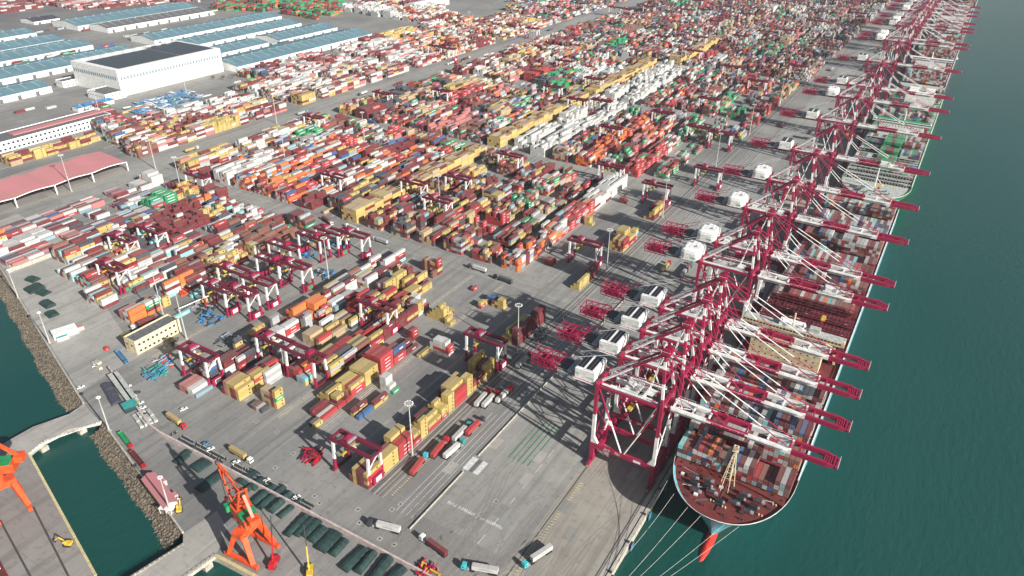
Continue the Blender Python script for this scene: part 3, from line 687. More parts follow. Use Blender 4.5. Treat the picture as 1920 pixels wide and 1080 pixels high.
def lashing(par, xc, yb, y, zd, hw, m='lattice', h=7, deck=True):
    b = MB(); Y = y-yb; z0 = zd-WL-0.6
    for k in range(int(hw*2/5)+1):
        x = -hw+k*5.0
        for q in (0, 1.4): b.box(x-0.14, x+0.14, Y+q-0.14, Y+q+0.14, z0, z0+h, m)
    for z in (z0+2.4, z0+4.8, z0+h):
        if z > z0+h: continue
        b.box(-hw, hw, Y-0.2, Y+1.6, z-0.12, z, m)
    for k in range(int(hw*2/5)): b.beam((-hw+k*5, Y, z0+0.5), (-hw+k*5+5, Y, z0+h-0.3), 0.14, 0.14, m)
    return b
def hatch(b, Y, zd, hw, m='lattice', covers=True, L=12.6):
    z0 = zd-WL-0.6; n = int(2*hw/2.5)
    b.box(-hw, hw, Y+0.2, Y+L-0.2, z0, z0+0.5, 'deckdark')
    for i in range(n+1):
        x = -hw+i*2.5; b.box(x-0.22, x+0.22, Y+0.2, Y+L-0.2, z0+0.5, z0+1.1, m)
    for j in range(5): b.box(-hw, hw, Y+0.4+j*2.9, Y+0.8+j*2.9, z0+0.5, z0+1.15, m)
    for i in range(n):
        if (i*7+int(Y)) % 5 == 0: b.box(-hw+i*2.5+0.6, -hw+i*2.5+2.0, Y+4, Y+5.6, z0+0.5, z0+0.9, 'shipcream')
# bays of ship one
y = 286.0; i = 0
plan1 = [(285, 3.6, 1), (301, 5, 1), (316, 6, 1), (331, 7, 1), (346, 6.5, 1), (361, 5, 1), (376, 0, 0), (415, 0, 0), (430, 0, 0), (445, 0, 0), (460, 0, 0), (475, 2, 1), (490, 0, 0),
         (505, 3, 1), (520, 5, 1), (535, 4, 1), (550, -1, 0), (565, 5, 1), (580, 6, 1), (595, 6, 1), (610, 5, 1), (625, 6, 1), (640, 6, 1), (655, 5, 1)]
hb = MB(); hold = MB()
for (yy, hgt, on) in plan1:
    if yy > 290: lashing(S1, 31.5, 255, yy-1.9, 20, 28).build('lashing_bridge', S1)
    if on:
        prof = [random.Random(int(yy)*7+j).choice([-1, 0, 0, 0, 1]) for j in range(6)]
        bay(3.4, 59.6, yy, 21.2, (lambda t, h=hgt, pr=prof: h+pr[int(t*6)]), MIXS, desc=('ship', yy))
    elif hgt == 0:
        hb = MB(); hatch(hb, yy-255, 20, 28); hb.build('hatch_cover', S1)
    else:
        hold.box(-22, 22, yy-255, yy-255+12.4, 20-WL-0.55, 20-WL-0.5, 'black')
        for k in range(9): hold.box(-22+k*5, -21.7+k*5, yy-255, yy-255+12.4, 20-WL-0.5, 20-WL+0.1, 'lattice')
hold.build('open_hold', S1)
# a single 40-foot row behind the breakwater is the bow stack; cream bridge amidships
b = MB(); z0 = 20-WL
b.box(-22.5, 18.5, 141, 152, z0-0.5, z0+12.5, 'shipcream', 'deckgrey'); b.box(-12, 6, 144, 152, z0+12.5, z0+22, 'shipcream')
b.box(-20, -13, 144, 150, z0+12.5, z0+15, 'shipcream', 'deckgrey'); b.box(7, 16, 145, 151, z0+12.5, z0+14.5, 'crane_white')
acc = b.build('accommodation', S1)
box_parts('window', acc, [(-20.5+k*3.9, -19.8+k*3.9, 140.93, 141.02, z0+4+lv*3.6, z0+4.8+lv*3.6) for lv in range(3) for k in range(10)], 'glass')
b = MB(); b.box(-30, 28.5, 142.5, 149.5, z0+22.0, z0+24.8, 'shipcream'); b.box(-29.3, 28.1, 142.7, 149.3, z0+24.8, z0+25.1, 'deckgrey'); b.box(-9, 5, 144, 150, z0+25.1, z0+27.4, 'white'); b.box(8, 14, 145, 149, z0+25.1, z0+27.6, 'deckgrey')
for s in (-1, 1):
    b.beam((s*26.5-1, 145, z0+22), (s*20-1, 145, z0+14), 1.0, 0.9, 'shipcream'); b.beam((s*19-1, 145, z0+22), (s*19-1, 145, z0+8), 1.0, 0.9, 'shipcream'); b.beam((s*13-2, 145, z0+22), (s*13-2, 145, z0+12), 0.8, 0.8, 'shipcream')
br_ = b.build('bridge_wing', S1)
box_parts('window', br_, [(-29.2+k*1.95, -27.9+k*1.95, 142.42, 142.5, z0+23.3, z0+24.3) for k in range(29)], 'glass')
b = MB(); b.tube((-1, 143, z0+27.6), (-1, 143, z0+36), 0.5, 'shipcream', 6); b.beam((-4, 143, z0+33), (2, 143, z0+33), 0.35, 0.35, 'shipcream'); b.beam((-3, 143, z0+30), (1, 143, z0+30), 0.5, 0.5, 'white')
b.ell((5, 144, z0+28.8), (1.1, 1.1, 1.2), 'white', 8, 6); b.ell((-7, 144, z0+28.8), (0.9, 0.9, 1.0), 'white', 8, 6); b.build('radar_mast', S1)
b = MB(); b.box(-13, 13, 395, 404, z0, z0+15, 'shipcream'); b.box(-10, 10, 396, 403, z0+15, z0+19, 'hullblue')
for s in (-5, 0, 5): b.tube((s, 399, z0+19), (s, 400, z0+22), 0.7, 'black', 8)
b.build('funnel', S1)
b = MB()
for s in (-1, 1): b.beam((s*25, 158, z0), (s*23, 158, z0+11), 1.2, 1.0, 'shipcream'); b.beam((s*23, 158, z0+11), (s*16, 158, z0+13), 0.9, 0.8, 'shipcream')
b.build('deck_crane', S1)
b = MB()
for k in range(8): b.beam((-26.5+0.4*k, 35.5, z0+0.8*k), (-26.5+0.4*k+0.4, 38.5, z0+0.8*k+0.8), 1.6, 0.2, 'orange')
b.beam((-28, 34, z0), (-24, 44, z0+9), 0.5, 1.2, 'orange'); b.beam((-25.8, 34, z0), (-21.8, 44, z0+9), 0.5, 1.2, 'orange')
for k in range(5): b.beam((-27.6+0.8*k, 35+2*k, z0+1+1.8*k), (-25.4+0.8*k, 35+2*k, z0+1+1.8*k), 0.3, 0.3, 'orange')
b.build('gangway', S1)
# ---- second ship: green hull
S2 = ship('container_ship', 3.6, 64.5, 702, 1130, 22, 'hullgreen', 'hullred', 'deckgrey', 'crane_white',
          'container ship with bright green hull and tall white deckhouses, berthed behind the nearest ship', 'hullred')
b = MB(); z0 = 22-WL-0.6
for row in range(3):
    zz = z0+2.6*row; yo = 44+row*3.4
    for k in range(22):
        x = -28+k*2.56; b.box(x, x+0.5, yo, yo+0.6, zz, zz+2.6, 'deckgrey')
    b.box(-28.2, 28.8, yo, yo+0.9, zz+2.2, zz+2.8, 'deckgrey'); b.box(-28.2, 28.8, yo+0.9, yo+3.4, zz-0.5, zz+0.2, 'black')
b.build('lashing_bridge', S2)
b = MB()
for s in (-1, 1):
    b.beam((s*7, 34, z0+0.6), (0, 30, z0+9), 0.3, 0.3, 'white')
b.tube((0, 30, z0), (0, 30, z0+20), 0.5, 'white', 6); b.build('foremast', S2)
for x, y in ((-12, 16), (-6, 12), (6, 12), (12, 16), (-10, 22), (9, 22), (0, 18)):
    b = MB(); b.tube((x-1.4, y, z0+1), (x+1.4, y, z0+1), 1.0, 'deckgrey', 8); b.box(x+1.5, x+2.6, y-1, y+1, z0, z0+1.6, 'teal'); b.build('winch', S2)
b = MB(); z0 = 22-WL; Y = 188
b.box(-21, 23, Y, Y+10, z0-0.5, z0+19, 'white'); b.box(-29, 29, Y-1, Y+7, z0+19, z0+21.8, 'white'); b.box(-29.1, 29.1, Y-1.08, Y-1, z0+20.2, z0+21.2, 'glass')
b.box(-28, 28, Y-0.5, Y+6, z0+21.8, z0+22.2, 'hullgreen')
o = b.build('accommodation', S2)
box_parts('window', o, [(-20+k*3.0, -19.2+k*3.0, Y-0.06, Y+0.02, z0+3+lv*4, z0+4+lv*4) for lv in range(4) for k in range(14)], 'glass')
b = MB(); b.tube((2, Y+4, z0+22), (2, Y+4, z0+32), 0.6, 'white', 6); b.beam((-2, Y+4, z0+28), (6, Y+4, z0+28), 0.4, 0.4, 'white'); b.build('radar_mast', S2)
b = MB(); b.box(-10, 22, 322, 334, z0-0.5, z0+22, 'white'); b.box(-8, 2, 332, 340, z0+10, z0+26, 'white'); b.box(10, 20, 332, 340, z0+10, z0+26, 'white'); b.build('funnel', S2)
gb = MB()
for k, yy in enumerate(range(766, 880, 15)):
    lashing(S2, 34, 702, yy-1.9, 22, 29, 'deckgrey').build('lashing_bridge', S2)
    g = [2, 3, 3, 4, 3, 4, 3, 3][k % 8]
    bay(5, 24, yy, 23.2, g-1 if k % 3 else 0, 'bkkmswwg', desc=('ship2', yy)); bay(24, 44, yy, 23.2, g, 'gggggm', desc=('ship2', yy)); bay(44, 63, yy, 23.2, 1 if k < 3 else g, 'mgwbmms', desc=('ship2', yy))
for k, yy in enumerate(range(905, 1110, 15)):
    lashing(S2, 34, 702, yy-1.9, 22, 29, 'deckgrey').build('lashing_bridge', S2)
    if 1018 <= yy <= 1040: continue
    bay(5, 63, yy, 23.2, (lambda t, q=k: [3, 4, 5, 3, 4, 5][int(t*6)]-(q % 2)), 'ggmmrwbwgs', desc=('ship2', yy))
# ---- further ships
def plain_ship(yb, ys, hull, deck, pal, label, accy, hmax):
    s = ship('container_ship', 4, 62, yb, ys, 20, hull, 'hullred', deck, 'crane_white', label)
    b = MB(); z0 = 20-WL; Y = accy-yb
    b.box(-20, 20, Y, Y+9, z0-0.5, z0+21, 'white'); b.box(-28, 28, Y-1, Y+6, z0+21, z0+23.8, 'white'); b.box(-28, 28, Y-1.07, Y-1, z0+22.2, z0+23.2, 'glass')
    b.tube((0, Y+4, z0+23), (0, Y+4, z0+32), 0.6, 'white', 6); b.build('accommodation', s)
    yy = yb+38
    while yy < ys-16:
        if not (accy-14 < yy < accy+11): bay(5.5, 60.5, yy, 21.2, (lambda t, q=yy: 2+(int(t*7)*5+int(q)) % (hmax-1)), pal, desc=('farship', yy))
        yy += 15
    return s
plain_ship(1150, 1560, 'hullgrey', 'deckgrey', 'mmrwsspncn', 'grey hulled container ship with a small blue and white launch alongside, third along the berth', 1250, 5)
plain_ship(1585, 1950, 'hullgrey', 'deckgrey', 'wwssmkpn', 'distant container ship piled with white and grey boxes, fourth along the berth', 1700, 6)
plain_ship(1975, 2330, 'hullblue', 'deckred', 'wsmmrkp', 'farthest container ship at the top edge of the view', 2080, 6)
# launch alongside
b = MB(); bx, by = (58.6,1518.5)
pts = [(-3, -9), (3, -9), (3.2, 4), (0, 11), (-3.2, 4)]
b.prism(pts, 0, 2.2, 'white', 'steelblue'); l = b.build('launch', None, (bx+2, by, WL)); tag(l, 'small blue and white launch beside the grey ship hull', 'boat')
b = MB(); b.box(-2, 2, -5, 3, 2.2, 5, 'white'); b.box(-2.05, 2.05, -2, 3.05, 3.4, 4.4, 'glass'); b.build('cabin', l)
# mooring lines
k = 0
def rope(p, q, sag, label):
    b = MB(); n = 12; pp = None
    for i in range(n+1):
        t = i/n; c = (p[0]+(q[0]-p[0])*t, p[1]+(q[1]-p[1])*t, p[2]+(q[2]-p[2])*t-sag*4*t*(1-t))
        if pp: b.tube(pp, c, 0.075, 'rope', 4)
        pp = c
    tag(b.build('mooring_line'), label, 'mooring line', 'mooring lines from the nearest bow to the quay')
bw = [((5.6, 268, 19), (-0.9, 226, 0.6), 'upper mooring line from the nearest bow, closest to the quay cranes'), ((11.5, 261.5, 19), (-0.9, 219, 0.6), 'second mooring line running from the port bow to the quay edge'),
      ((20, 256.8, 19), (-0.9, 180, 0.6), 'long mooring line from the bow to the lowest bollard, uppermost of four'), ((27, 255.2, 19), (-0.9, 179.3, 0.6), 'long mooring line passing above the red bulb to the lowest bollard'),
      ((38, 255.6, 19), (-0.9, 178.6, 0.6), 'long mooring line crossing the red bulb near its root'), ((44, 258, 19), (-0.9, 178, 0.6), 'lowest mooring line crossing over the red bulb')]
for p, q, l in bw: rope(p, q, 3.0, l)
# ------------------------------------------------------------------ container stacks
def C(anchor, bays, where, L=12.19, dy=None):
    """anchor = near right ground corner; bays = near to far, each a list of columns from inland to sea side, letters bottom to top"""
    ax, ay = anchor; y = ay
    for j, bay_ in enumerate(bays):
        cols = bay_; LL = L
        if isinstance(bay_, tuple): LL, cols = bay_
        n = len(cols)
        for i, col in enumerate(cols):
            for k, ch in enumerate(col):
                if ch == '-': continue
                CON.append((ax-(n-i)*2.55, y, k*CH, LL, ch, where, (k, n-1-i, j)))
        y += LL+0.6
S20 = 6.06
# block along the rails, from its end under the first yard crane
C((-128.2, 199.4), [["mm", "yyyy", "mmmm", "mmmm", "myry"], ["", "mmm", "yyym", "ymyy", "yyyy"], ["mmm", "yyyyy", "yyyyy", "mmrr", "rrrr"],
   (S20, ["m", "mm", "mr", "rry", "rmy"]), (S20, ["", "yy", "yyy", "yyyy", "yyyyy"]), ["mm", "mt", "mw", "yyy", "ry"], (S20, ["mm", "yyy", "yyyy", "yyy", "ryy"]),
   (S20, ["", "", "yy", "yyyyy", "yyyyy"]), ["mmm", "yyyyy", "yyyyy", "yyyyy", "rrrr"], (S20, ["yyyy", "yyyy", "yyyy", "yyyyy", "yyyyy"]), ["", "m", "my", "yr", "yrm"],
   ["yyyy", "yyyyy", "", "mmmm", "yyyy"]], 'the block beside the rails')
C((-129.5, 352), [["yy", "yyyy", "yyy", "mmmmm", "mmmmm"], ["kk", "yyyy", "yyyy", "mmmm", "mmm"], ["ll", "mm", "mmm", "mmmmm", "mmmmm"]], 'the shaded block by the lamp')
C((-176.7,305.9), [["y"]], 'open ground before white stacks')
C((-186.0,278.9), [["rrrr", "rrrrr", "rrrrr", "rrrrr", "rrrrr", "rrrrr"], ["mm", "mmr", "mmw", "mmm", "rrmb"], ["m", "", "mm", "", "m"]], 'the big solid red stack')
C((-167.1,267.3), [["wwww", "wwww", "ww", "g"]], 'the white stack beside the red one', S20)
C((-161.3,317.0), [["www", "wrww", "wrww", "wrww", "wrww", "wrr"]], 'the white and red stack', S20)
C((-192.9,319.9), [["m", "mmm", "mrr"]], 'the small stack by the rails', S20)
C((-188.9,350.0), [["y", "yy", "yyy", "yyyy", "yyyyy", "yyyy"], (S20, ["", "", "", "", "ry", "ry"])], 'the stepped yellow stack', S20)
C((-182.3,348.5), [["yy", "y"]], 'the low pair before stepped yellow', S20)
C((-167.7,250.8), [["ym"]], 'beside the pale stack shadow')
C((-173.2,238.8), [["ym"]], 'the pair left of it')
C((-168.6,238.3), [["b"]], 'next to the maroon topped pair')
C((-185.7,226.5), [["mm", "m", "w", "r"], ["m", "m", "m", "r"]], 'the low red row')
C((-185.0,219.8), [["k", "y"]], 'the low end by the tracks', S20)
C((-194.1,240.7), [["y", "yy", "yy", "yyy"]], 'the flat topped yellow stack')
C((-187.1,240.4), [["cmy", "cmy"]], 'the cyan based pair', S20)
C((-186.6,252.0), [["yyy", "yyy", "yyy", "yyr", "rry"], ["yyyy", "yyyy", "yyyy", "yyyy", "yyyy"]], 'the flat topped yellow stack')
C((-224.5,246.9), [["m", "mmm", "mmm", "mrr", "rrr"]], 'the red stack under the crane')
C((-218.3,245.7), [["ll", "ll", "yc"]], 'the cyan end stack', S20)
C((-219.4,265.9), [["mmm", "mmyy", "mmym", "rrrr"], ["m", "mmy", "mrrr", "rrrr"], ["m", "mm", "mrr", "rrr"]], 'the tall bright red stack')
C((-226.2,267.8), [["yyy", "yt"]], 'the tan pair', S20)
C((-242.6,235.5), [["", "kkk", "kkkk", "rmym", "rryr"], ["", "", "", "mm", "mm"]], 'the orange red stack')
C((-216.1,220.5), [["tttt", "ntnt", "ttnt", "rmmr", "yygyy"]], 'the tan and yellow stack', S20)
C((-220.8,213.0), [["k", "n", "w", "k"]], 'the low pair before tan stack', S20)
C((-240.7,213.8), [["mm", "pppp", "yyyy", "mmmy", "mrry", "yyy"], ["", "mmm", "mmmr", "ntry", "yyry"]], 'the striped yellow stack')
C((-264.5,201.9), [["m", "pp", "pp", "mp", "ww", "ww", "l"]], 'the white ended stack')
C((-269.6,217.3), [["m", "nn", "mm", "mmw", "mwwm", "nkow", "kkkbw"]], 'the mixed stack under the crane', S20)
C((-267.8,226.8), [["mm", "om", "km", "mmmm", "wmmm", "wwmm"], ["mm", "om", "km", "wmm", "wmm"]], 'the long mixed row')
C((-265.5,262.9), [["ll", "mm", "wwww", "wwww", "wwww"], ["mo", "bm", "mr", "wkmw", "wrrw"]], 'the white striped stack')
C((-270.1,294.6), [["mmo", "moo", "oooo", "lm", "ll", "oo"], ["ooo", "oooo", "oooo", "mgoo", "mgoo"]], 'the orange stacks')
C((-261.4,318.4), [["mmw", "lww", "ll"], ["ll", "ww", "mr", "mr"]], 'the blue and white stack')
C((-239.3,279.4), [["ttt", "ttt", "ttt", "yy", "mm", "ttr"], ["y", "yyy", "mm", "tt"]], 'the shaded tan stack')
C((-241.8,306.9), [["ww", "mm", "yy", "y"]], 'the low row behind the tan stack')
C((-213.6,299.3), [["mr", "yrr", "yy", "yy"], ["mmw", "mmr", "wr"], ["yyyy", "yyyy", "yyyyy", "yyyy"]], 'the red and yellow stack')
C((-225.8,347.9), [["mm", "mrr", "yyr", "ym"], ["yyy", "yyy", "ymy"], ["m", "ym", "yy"]], 'the long yellow row')
C((-244.3,354.0), [["wwmm", "kmmw", "mmrm", "yyyyy"], ["kkk", "mmm", "yyyyy", "yyyyy"]], 'the tall yellow wall')
C((-235.9,368.6), [["yy", "mm", "mm", "yyyy", "yym"], ["mm", "mm", "yy", "myy"]], 'the yellow row nearer the road')
C((-233.3,396.6), [["nn"], ["mmmm", "tttt", "mmmm", "mtmt", "ymry", "mymrr"]], 'the tall brown stack by the road', S20)
C((-195.6,397.0), [["r"]], 'open road corner', S20)
C((-128.5, 441), [(S20, ['y', 'yy', 'yyy']), ['mm', 'yyy'], ['m', 'mmm', 'mm']], 'the yellow stack under the near rail crane')
C((-126.3,517.7), [['yyy', 'nyny', 'ymmm', 'mmyy', 'yrmr'], ['yyyyy', 'yyyyy', 'yyyyy', 'ymy', 'rmy'], (S20, ['', '', 'm', 'mmmy', 'rrcy'])], 'the middle stack beside the rails')
C((-128.5,592.0), [['y', 'nm', 'nyy', 'mmyy'], ['mmm', 'mmmm', 'yyyy', 'ymyy'], ['mmmm', 'mmmmm', 'mm']], 'the farther stack beside the rails')
C((-170.7,550.0), [['yyy', 'yyy', 'y']], 'the small yellow stack facing the long row', S20)
C((-165.2,613.2), [['mm', 'mm', 'm']], 'the brown frames by the crane leg', S20)
C((-164.3,464.4), [['mm', 'mr', 'mm']], 'the small maroon stack at the long row end', S20)
C((-176.9,378.9), [["ry"], ["y"]], 'the lone yellow and red pair', S20)
C((-162.4,386.3), [["ym", "my", "yyy", "yyy"]], 'the yellow stack in shadow edge', S20)
C((-170.9,389.7), [["bb", "bb", "bb"]], 'the slate blue stack in shade', S20)
C((-271.2,385.8), [["kkk", "llw", "wmww"], ["l", "lmm", "cmrw"]], 'the grey blue pair by the road')
C((-265.7,374.0), [["kk", "mm", "mm", "l"], ["mm", "mr", "ym"]], 'the low row in front of grey pair')
# ------------------------------------------------------------------ the rest of the yard, block by block
def inpoly(x, y, poly):
    c = False; n = len(poly)
    for i in range(n):
        x1, y1 = poly[i]; x2, y2 = poly[(i+1) % n]
        if (y1 > y) != (y2 > y) and x < (x2-x1)*(y-y1)/(y2-y1)+x1: c = not c
    return c
REPAIR = [(-395.9,240.1), (-359.5,246.3), (-363.8,264.8), (-371.4,311.7), (-378.3,349.9), (-378.3,397.5), (-370.2,442.2), (-294.1,421.0), (-292.0,357.2), (-293.6,313.8), (-296.6,286.1), (-294.3,255.9), (-299.5,234.2), (-296.8,211.8), (-295.8,199.5), (-323.6,195.0)]
HAND = [(-277.9,186.4), (-304.2,242.2), (-289.2,299.1), (-295.0,360.4), (-289.1,418.3), (-171.9,414.0), (-111.9,438.0), (-118.7,192.0), (-201.4,162.2)]
ZONES = [   # polygon, palette, min tiers, max tiers, density
    ('void', REPAIR, '', 0, 0, 0), ('dense', [(-277.9,186.4), (-280.7,199.6), (-303.8,246.1), (-297.3,254.0), (-305.8,315.1), (-307.0,373.5), (-290.3,406.1), (-233.9,389.2), (-207.9,342.2), (-207.4,295.8), (-220.4,259.9), (-223.1,226.7), (-236.7,206.4)], 'mrmyymrwsnyk', 2, 4, .95), ('void', HAND, '', 0, 0, 0),
    ('corner', [(-424.2,239.9), (-353.5,241.9), (-345.4,289.9), (-412.8,285.4)], 'oomwp', 3, 4, 0),
    ('void', [(-887.7,526.1), (-916.9,552.2), (-876.0,745.4), (-818.2,745.6), (-772.4,648.5), (-776.4,600.0), (-774.6,513.3)], '', 0, 0, 0),
    ('void', [(-1105.0,1545.1), (-933.8,1669.2), (-783.7,1410.9), (-794.6,1313.5), (-902.6,1342.6)], '', 0, 0, 0), ('whites2', [(-1087.5,1181.2), (-1117.1,1359.6), (-894.9,1222.0), (-900.4,1106.2)], 'wwwws', 4, 5, .95),
    ('top1', [(-1700.1,778.9), (-1643.2,850.0), (-1649.0,927.1), (-1557.3,942.7), (-1548.9,1024.2), (-1492.1,1118.3), (-1426.0,1212.6), (-2009.7,1708.4), (-2626.1,1233.9)], 'mppwpmwpmns', 2, 4, .9),
    ('topgreen', [(-2009.7,1708.4), (-1426.0,1212.6), (-1372.1,1115.9), (-1302.3,1107.5), (-1210.1,1156.8), (-1075.3,1145.2), (-1082.2,1215.7), (-1732.2,1922.0)], 'ggmgmrgo', 2, 4, .9),
    ('whites', [(-355.3,716.1), (-353.4,944.1), (-311.8,923.9), (-288.5,880.3), (-295.3,673.6), (-328.7,672.2)], 'wwwwww', 2, 5, .85),
    ('whites', [(-351.0,939.1), (-341.0,1192.8), (-294.1,1150.7), (-297.8,964.9), (-303.5,914.2)], 'wwwwww', 2, 5, .85),
    ('openA', [(-162.9,465.3), (-187.9,659.9), (-107.5,686.7), (-161.1,1008.7), (-118.7,433.7)], 'y', 0, 0, 0),
    ('green', [(-229.4,677.7), (-156.1,689.1), (-135.1,940.6), (-191.6,988.5)], 'gggmrmwpgs', 3, 5, .8),
    ('orange', [(-259.3,667.7), (-229.4,677.7), (-212.8,863.2), (-254.7,861.6)], 'oorrmow', 4, 5, .9),
    ('greyrow', [(-246.0,508.3), (-206.8,507.4), (-200.1,660.6), (-253.4,681.2)], 'mgswrgt', 3, 5, .75),
    ('lowleft', [(-533.4,229.2), (-625.9,277.8), (-615.7,391.3), (-547.7,402.1), (-522.8,344.1), (-507.0,279.0), (-519.4,238.1)], 'mwwbrwkmmlpw', 1, 2, .8),
    ('emptyleft', [(-426.0,172.8), (-592.4,260.3), (-569.7,274.8), (-494.8,253.8), (-390.8,226.5)], '', 0, 0, 0),
    ('leftstack', [(-481.5,241.7), (-549.6,263.5), (-533.2,351.3), (-525.6,385.3), (-435.7,414.1), (-402.6,421.4), (-378.3,307.3), (-381.4,232.4)], 'ymmwwsmykmcwmrnw', 3, 5, .93),
    ('mid', [(-480.5,385.2), (-571.3,420.0), (-545.2,596.2), (-378.4,639.8), (-402.6,421.4)], 'oommmwwrmsyblwmro', 3, 5, .95),
    ('lanes', [(-402.6,421.4), (-378.4,639.8), (-246.1,666.9), (-182.7,431.8), (-289.1,418.3)], 'ymmymkrltmsn', 3, 5, .85),
    ('leftfar', [(-670.9,428.7), (-773.0,519.5), (-736.9,914.9), (-651.3,889.1), (-588.6,641.2), (-583.7,429.4)], 'mwwmswpwmyn', 3, 5, .9),
    ('farL', [(-890.5,810.6), (-874.4,1075.8), (-652.1,972.5), (-679.4,694.8)], 'wwpmpws', 3, 5, .9),
    ('topcentre', [(-1157.0,1406.2), (-1209.3,1832.9), (-486.1,1179.8), (-490.4,852.6), (-686.1,906.4)], 'mwpyomswtw', 3, 5, .85),
]
DEFAULT = 'mmmmnwwwsskryptobgkmlrg'
FAR = 'mmmnnwwssppstkbkgkmlkro'
rr = random.Random(77)
HANDMADE = [c for c in CON if isinstance(c[5], str) and c[2] == 0]
TOPZ = False
yards = [(440.5, 660), (682, 912), (932, 1168), (1188, 1420), (1440, 1688), (1708, 1945), (1965, 2420)]
SOLID = {(7, 0): 1, (7, 1): 1, (7, 2): 1, (8, 0): 0}
for k in range(0, 84):
    xl = -141.5-28.4*k
    for yi, (a0, a1) in [(-1, (232, 418))]+list(enumerate(yards)):
        if yi == -1 and k < 3: continue
        y = a0+rr.uniform(0, 2); 
        tier = rr.randint(3, 4); pal = None; L = 12.19; run = 0
        while y < a1-12:
            if run <= 0:
                run = rr.randint(2, 7); tier = rr.randint(3, 5); L = rr.choice([12.19, 12.19, 6.06]); bias = rr.choice('mwsryptmwgnkm'); bp = rr.choice([.15, .3, .5, .85])
            run -= 1
            cx, cy = xl+7.5, y+6
            z = None
            for q in ZONES:
                if inpoly(cx, cy, q[1]): z = q; break
            dens, p_, t0, t1 = 0.86, DEFAULT if cy < 1200 else FAR, 2, 5
            if z: p_, t0, t1, dens = z[2], z[3], z[4], z[5]
            nx = 8 if (k >= 9 or cy > 1190 or yi == -1 and k > 4) else (7 if k > 2 else 6)
            TOPZ = z and z[0] in ('top1', 'topgreen')
            # land limits on the left, buildings and roads
            if cx < -608 and cx > -648: dens = 0
            if cx < -650 and cy < 430-(cx+650)*0.35: dens = 0
            if cx < -860 and cy < 1230+(-cx-860)*0.1 and not TOPZ: dens = 0
            if not z and cx < -1150: dens = 0
            if k == 0: dens = 0.0 if 690 > cy > 435 else (dens*0.8 if cy > 690 else 0); t1 = 3 if cy < 640 else 5
            if k == 1 and cy < 1160 and cy > 430: dens = 0.0 if cy < 700 else 0.35
            solid = k == 8 and 440 < cy < 1165 or (k == 7 and 1195 < cy < 1400)
            if k == 9 and 1195 < cy: pass
            if solid: dens, p_, t0, t1, tier, L = 1, 'z', 5, 5, 5, 12.19; solidh = rr.choice([5, 5, 4, 4])
            if k == 2 and cy < 660 and cy > 430: dens, t0, t1, p_ = 1, 4, 5, 'wsmowrsoml'; tier = 5 if L > 7 else 4
            dn = z and z[0] == 'dense'; bayn = int((y-a0)/12.7)
            if yi == -1 and k < 5 and not dn: dens = 0
            if dens > 0 and rr.random() < dens:
                for i in range(nx):
                    h = min(t1, max(min(t0, 2), tier+rr.choice([-2, -1, -1, 0, 0, 0, 1]))) if not solid else solidh
                    if not solid and rr.random() < 0.07: h = max(0, h-2)
                    x = xl+i*2.55
                    if dn:
                        if any(abs(q_[0]-x) < 2.9 and q_[1] < y+L+1.2 and q_[1]+q_[3] > y-1.2 for q_ in HANDMADE): continue
                    for kk in range(h):
                        ch = bias if (rr.random() < bp and bias in p_) else rr.choice(p_)
                        if solid: ch = rr.choice('zzzzzzmt')
                        CON.append((x, y, kk*CH, L, ch, *(('the %s lane inland' % ORD[k], (kk, nx-1-i, bayn)) if dn else (None, None))))
            elif rr.random() < 0.5 and dens > 0.3:
                for i in range(rr.randint(1, 3)):
                    CON.append((xl+rr.randint(0, 5)*2.55, y, 0, L, rr.choice(p_), None, None))
            y += L+(0.45 if L > 7 else 0.35)
# hand placed stacks of the left side
C((-370.8,232.5), [["ppp", "mpp", "wlw", "wmww", "oooo"], ["oop", "ompw", "omgw"], (S20, ["y", "yy", "yyy"])], 'the orange corner stack')
C((-379.9,268.0), [["ll", "omw", "mmmm", "cwmwo"], ["mr", "mm", "mmoo", "mtooo"]], 'the orange and cyan stack')
C((-375.1,249.0), [["lw", "wlm", "ccmo"]], 'the cyan based stack', S20)
C((-350.1,252.2), [["c"]], 'the lone cyan box beside the mast')
C((-352.4,274.7), [["y"]], 'the lone yellow box by the repair yard')
C((-365.1,277.4), [["c"]], 'the turquoise box in the repair yard')
C((-366.8,299.8), [["c"]], 'the turquoise box near the orange rack', S20)
C((-359.1,218.0), [["y"]], 'the road by the cream building', S20)
def strip(p, q, nx, pal, t1, dens=0.85):
    """a loose row of boxes along a shed"""
    y0, y1 = min(p[1], q[1]), max(p[1], q[1]); x = (p[0]+q[0])/2; y = y0
    while y < y1:
        for i in range(nx):
            if rr.random() < dens:
                for k in range(rr.randint(1, t1)): CON.append((x+i*2.6, y, k*CH, 12.19, rr.choice(pal), None, None))
        y += 12.8
strip((-1321.0,864.0), (-1299.2,1070.1), 4, 'rrmgwrwl', 3); strip((-1179.5,853.1), (-1162.6,1055.4), 3, 'yymrm', 2); strip((-1190.0,590.2), (-1177.7,687.8), 3, 'mgrmgw', 3); strip((-1203.9,728.5), (-1179.6,765.7), 3, 'bbmrl', 2)
strip((-1063.4,968.7), (-1046.6,1029.7), 4, 'mprm', 2); strip((-770.7,353.9), (-761.4,449.7), 7, 'yymyytm', 4); strip((-941.4,490.5), (-905.1,503.0), 2, 'w', 1); strip((-827.9,531.5), (-826.1,558.3), 2, 'oyo', 1); strip((-982.2,917.2), (-959.3,971.2), 3, 'mkl', 2)
strip((-930.8,875.7), (-843.6,1039.8), 5, 'pwwpms', 3)
strip((-1310.9,655.1), (-1304.5,744.1), 2, 'kmw', 1, .4); strip((-877.2,756.6), (-865.8,810.1), 2, 'kmsl', 2, .6); strip((-1424.1,754.6), (-1411.3,840.2), 5, 'kmnsk', 1, .5); strip((-1362.5,809.9), (-1359.8,931.0), 4, 'kmnslw', 1, .5)
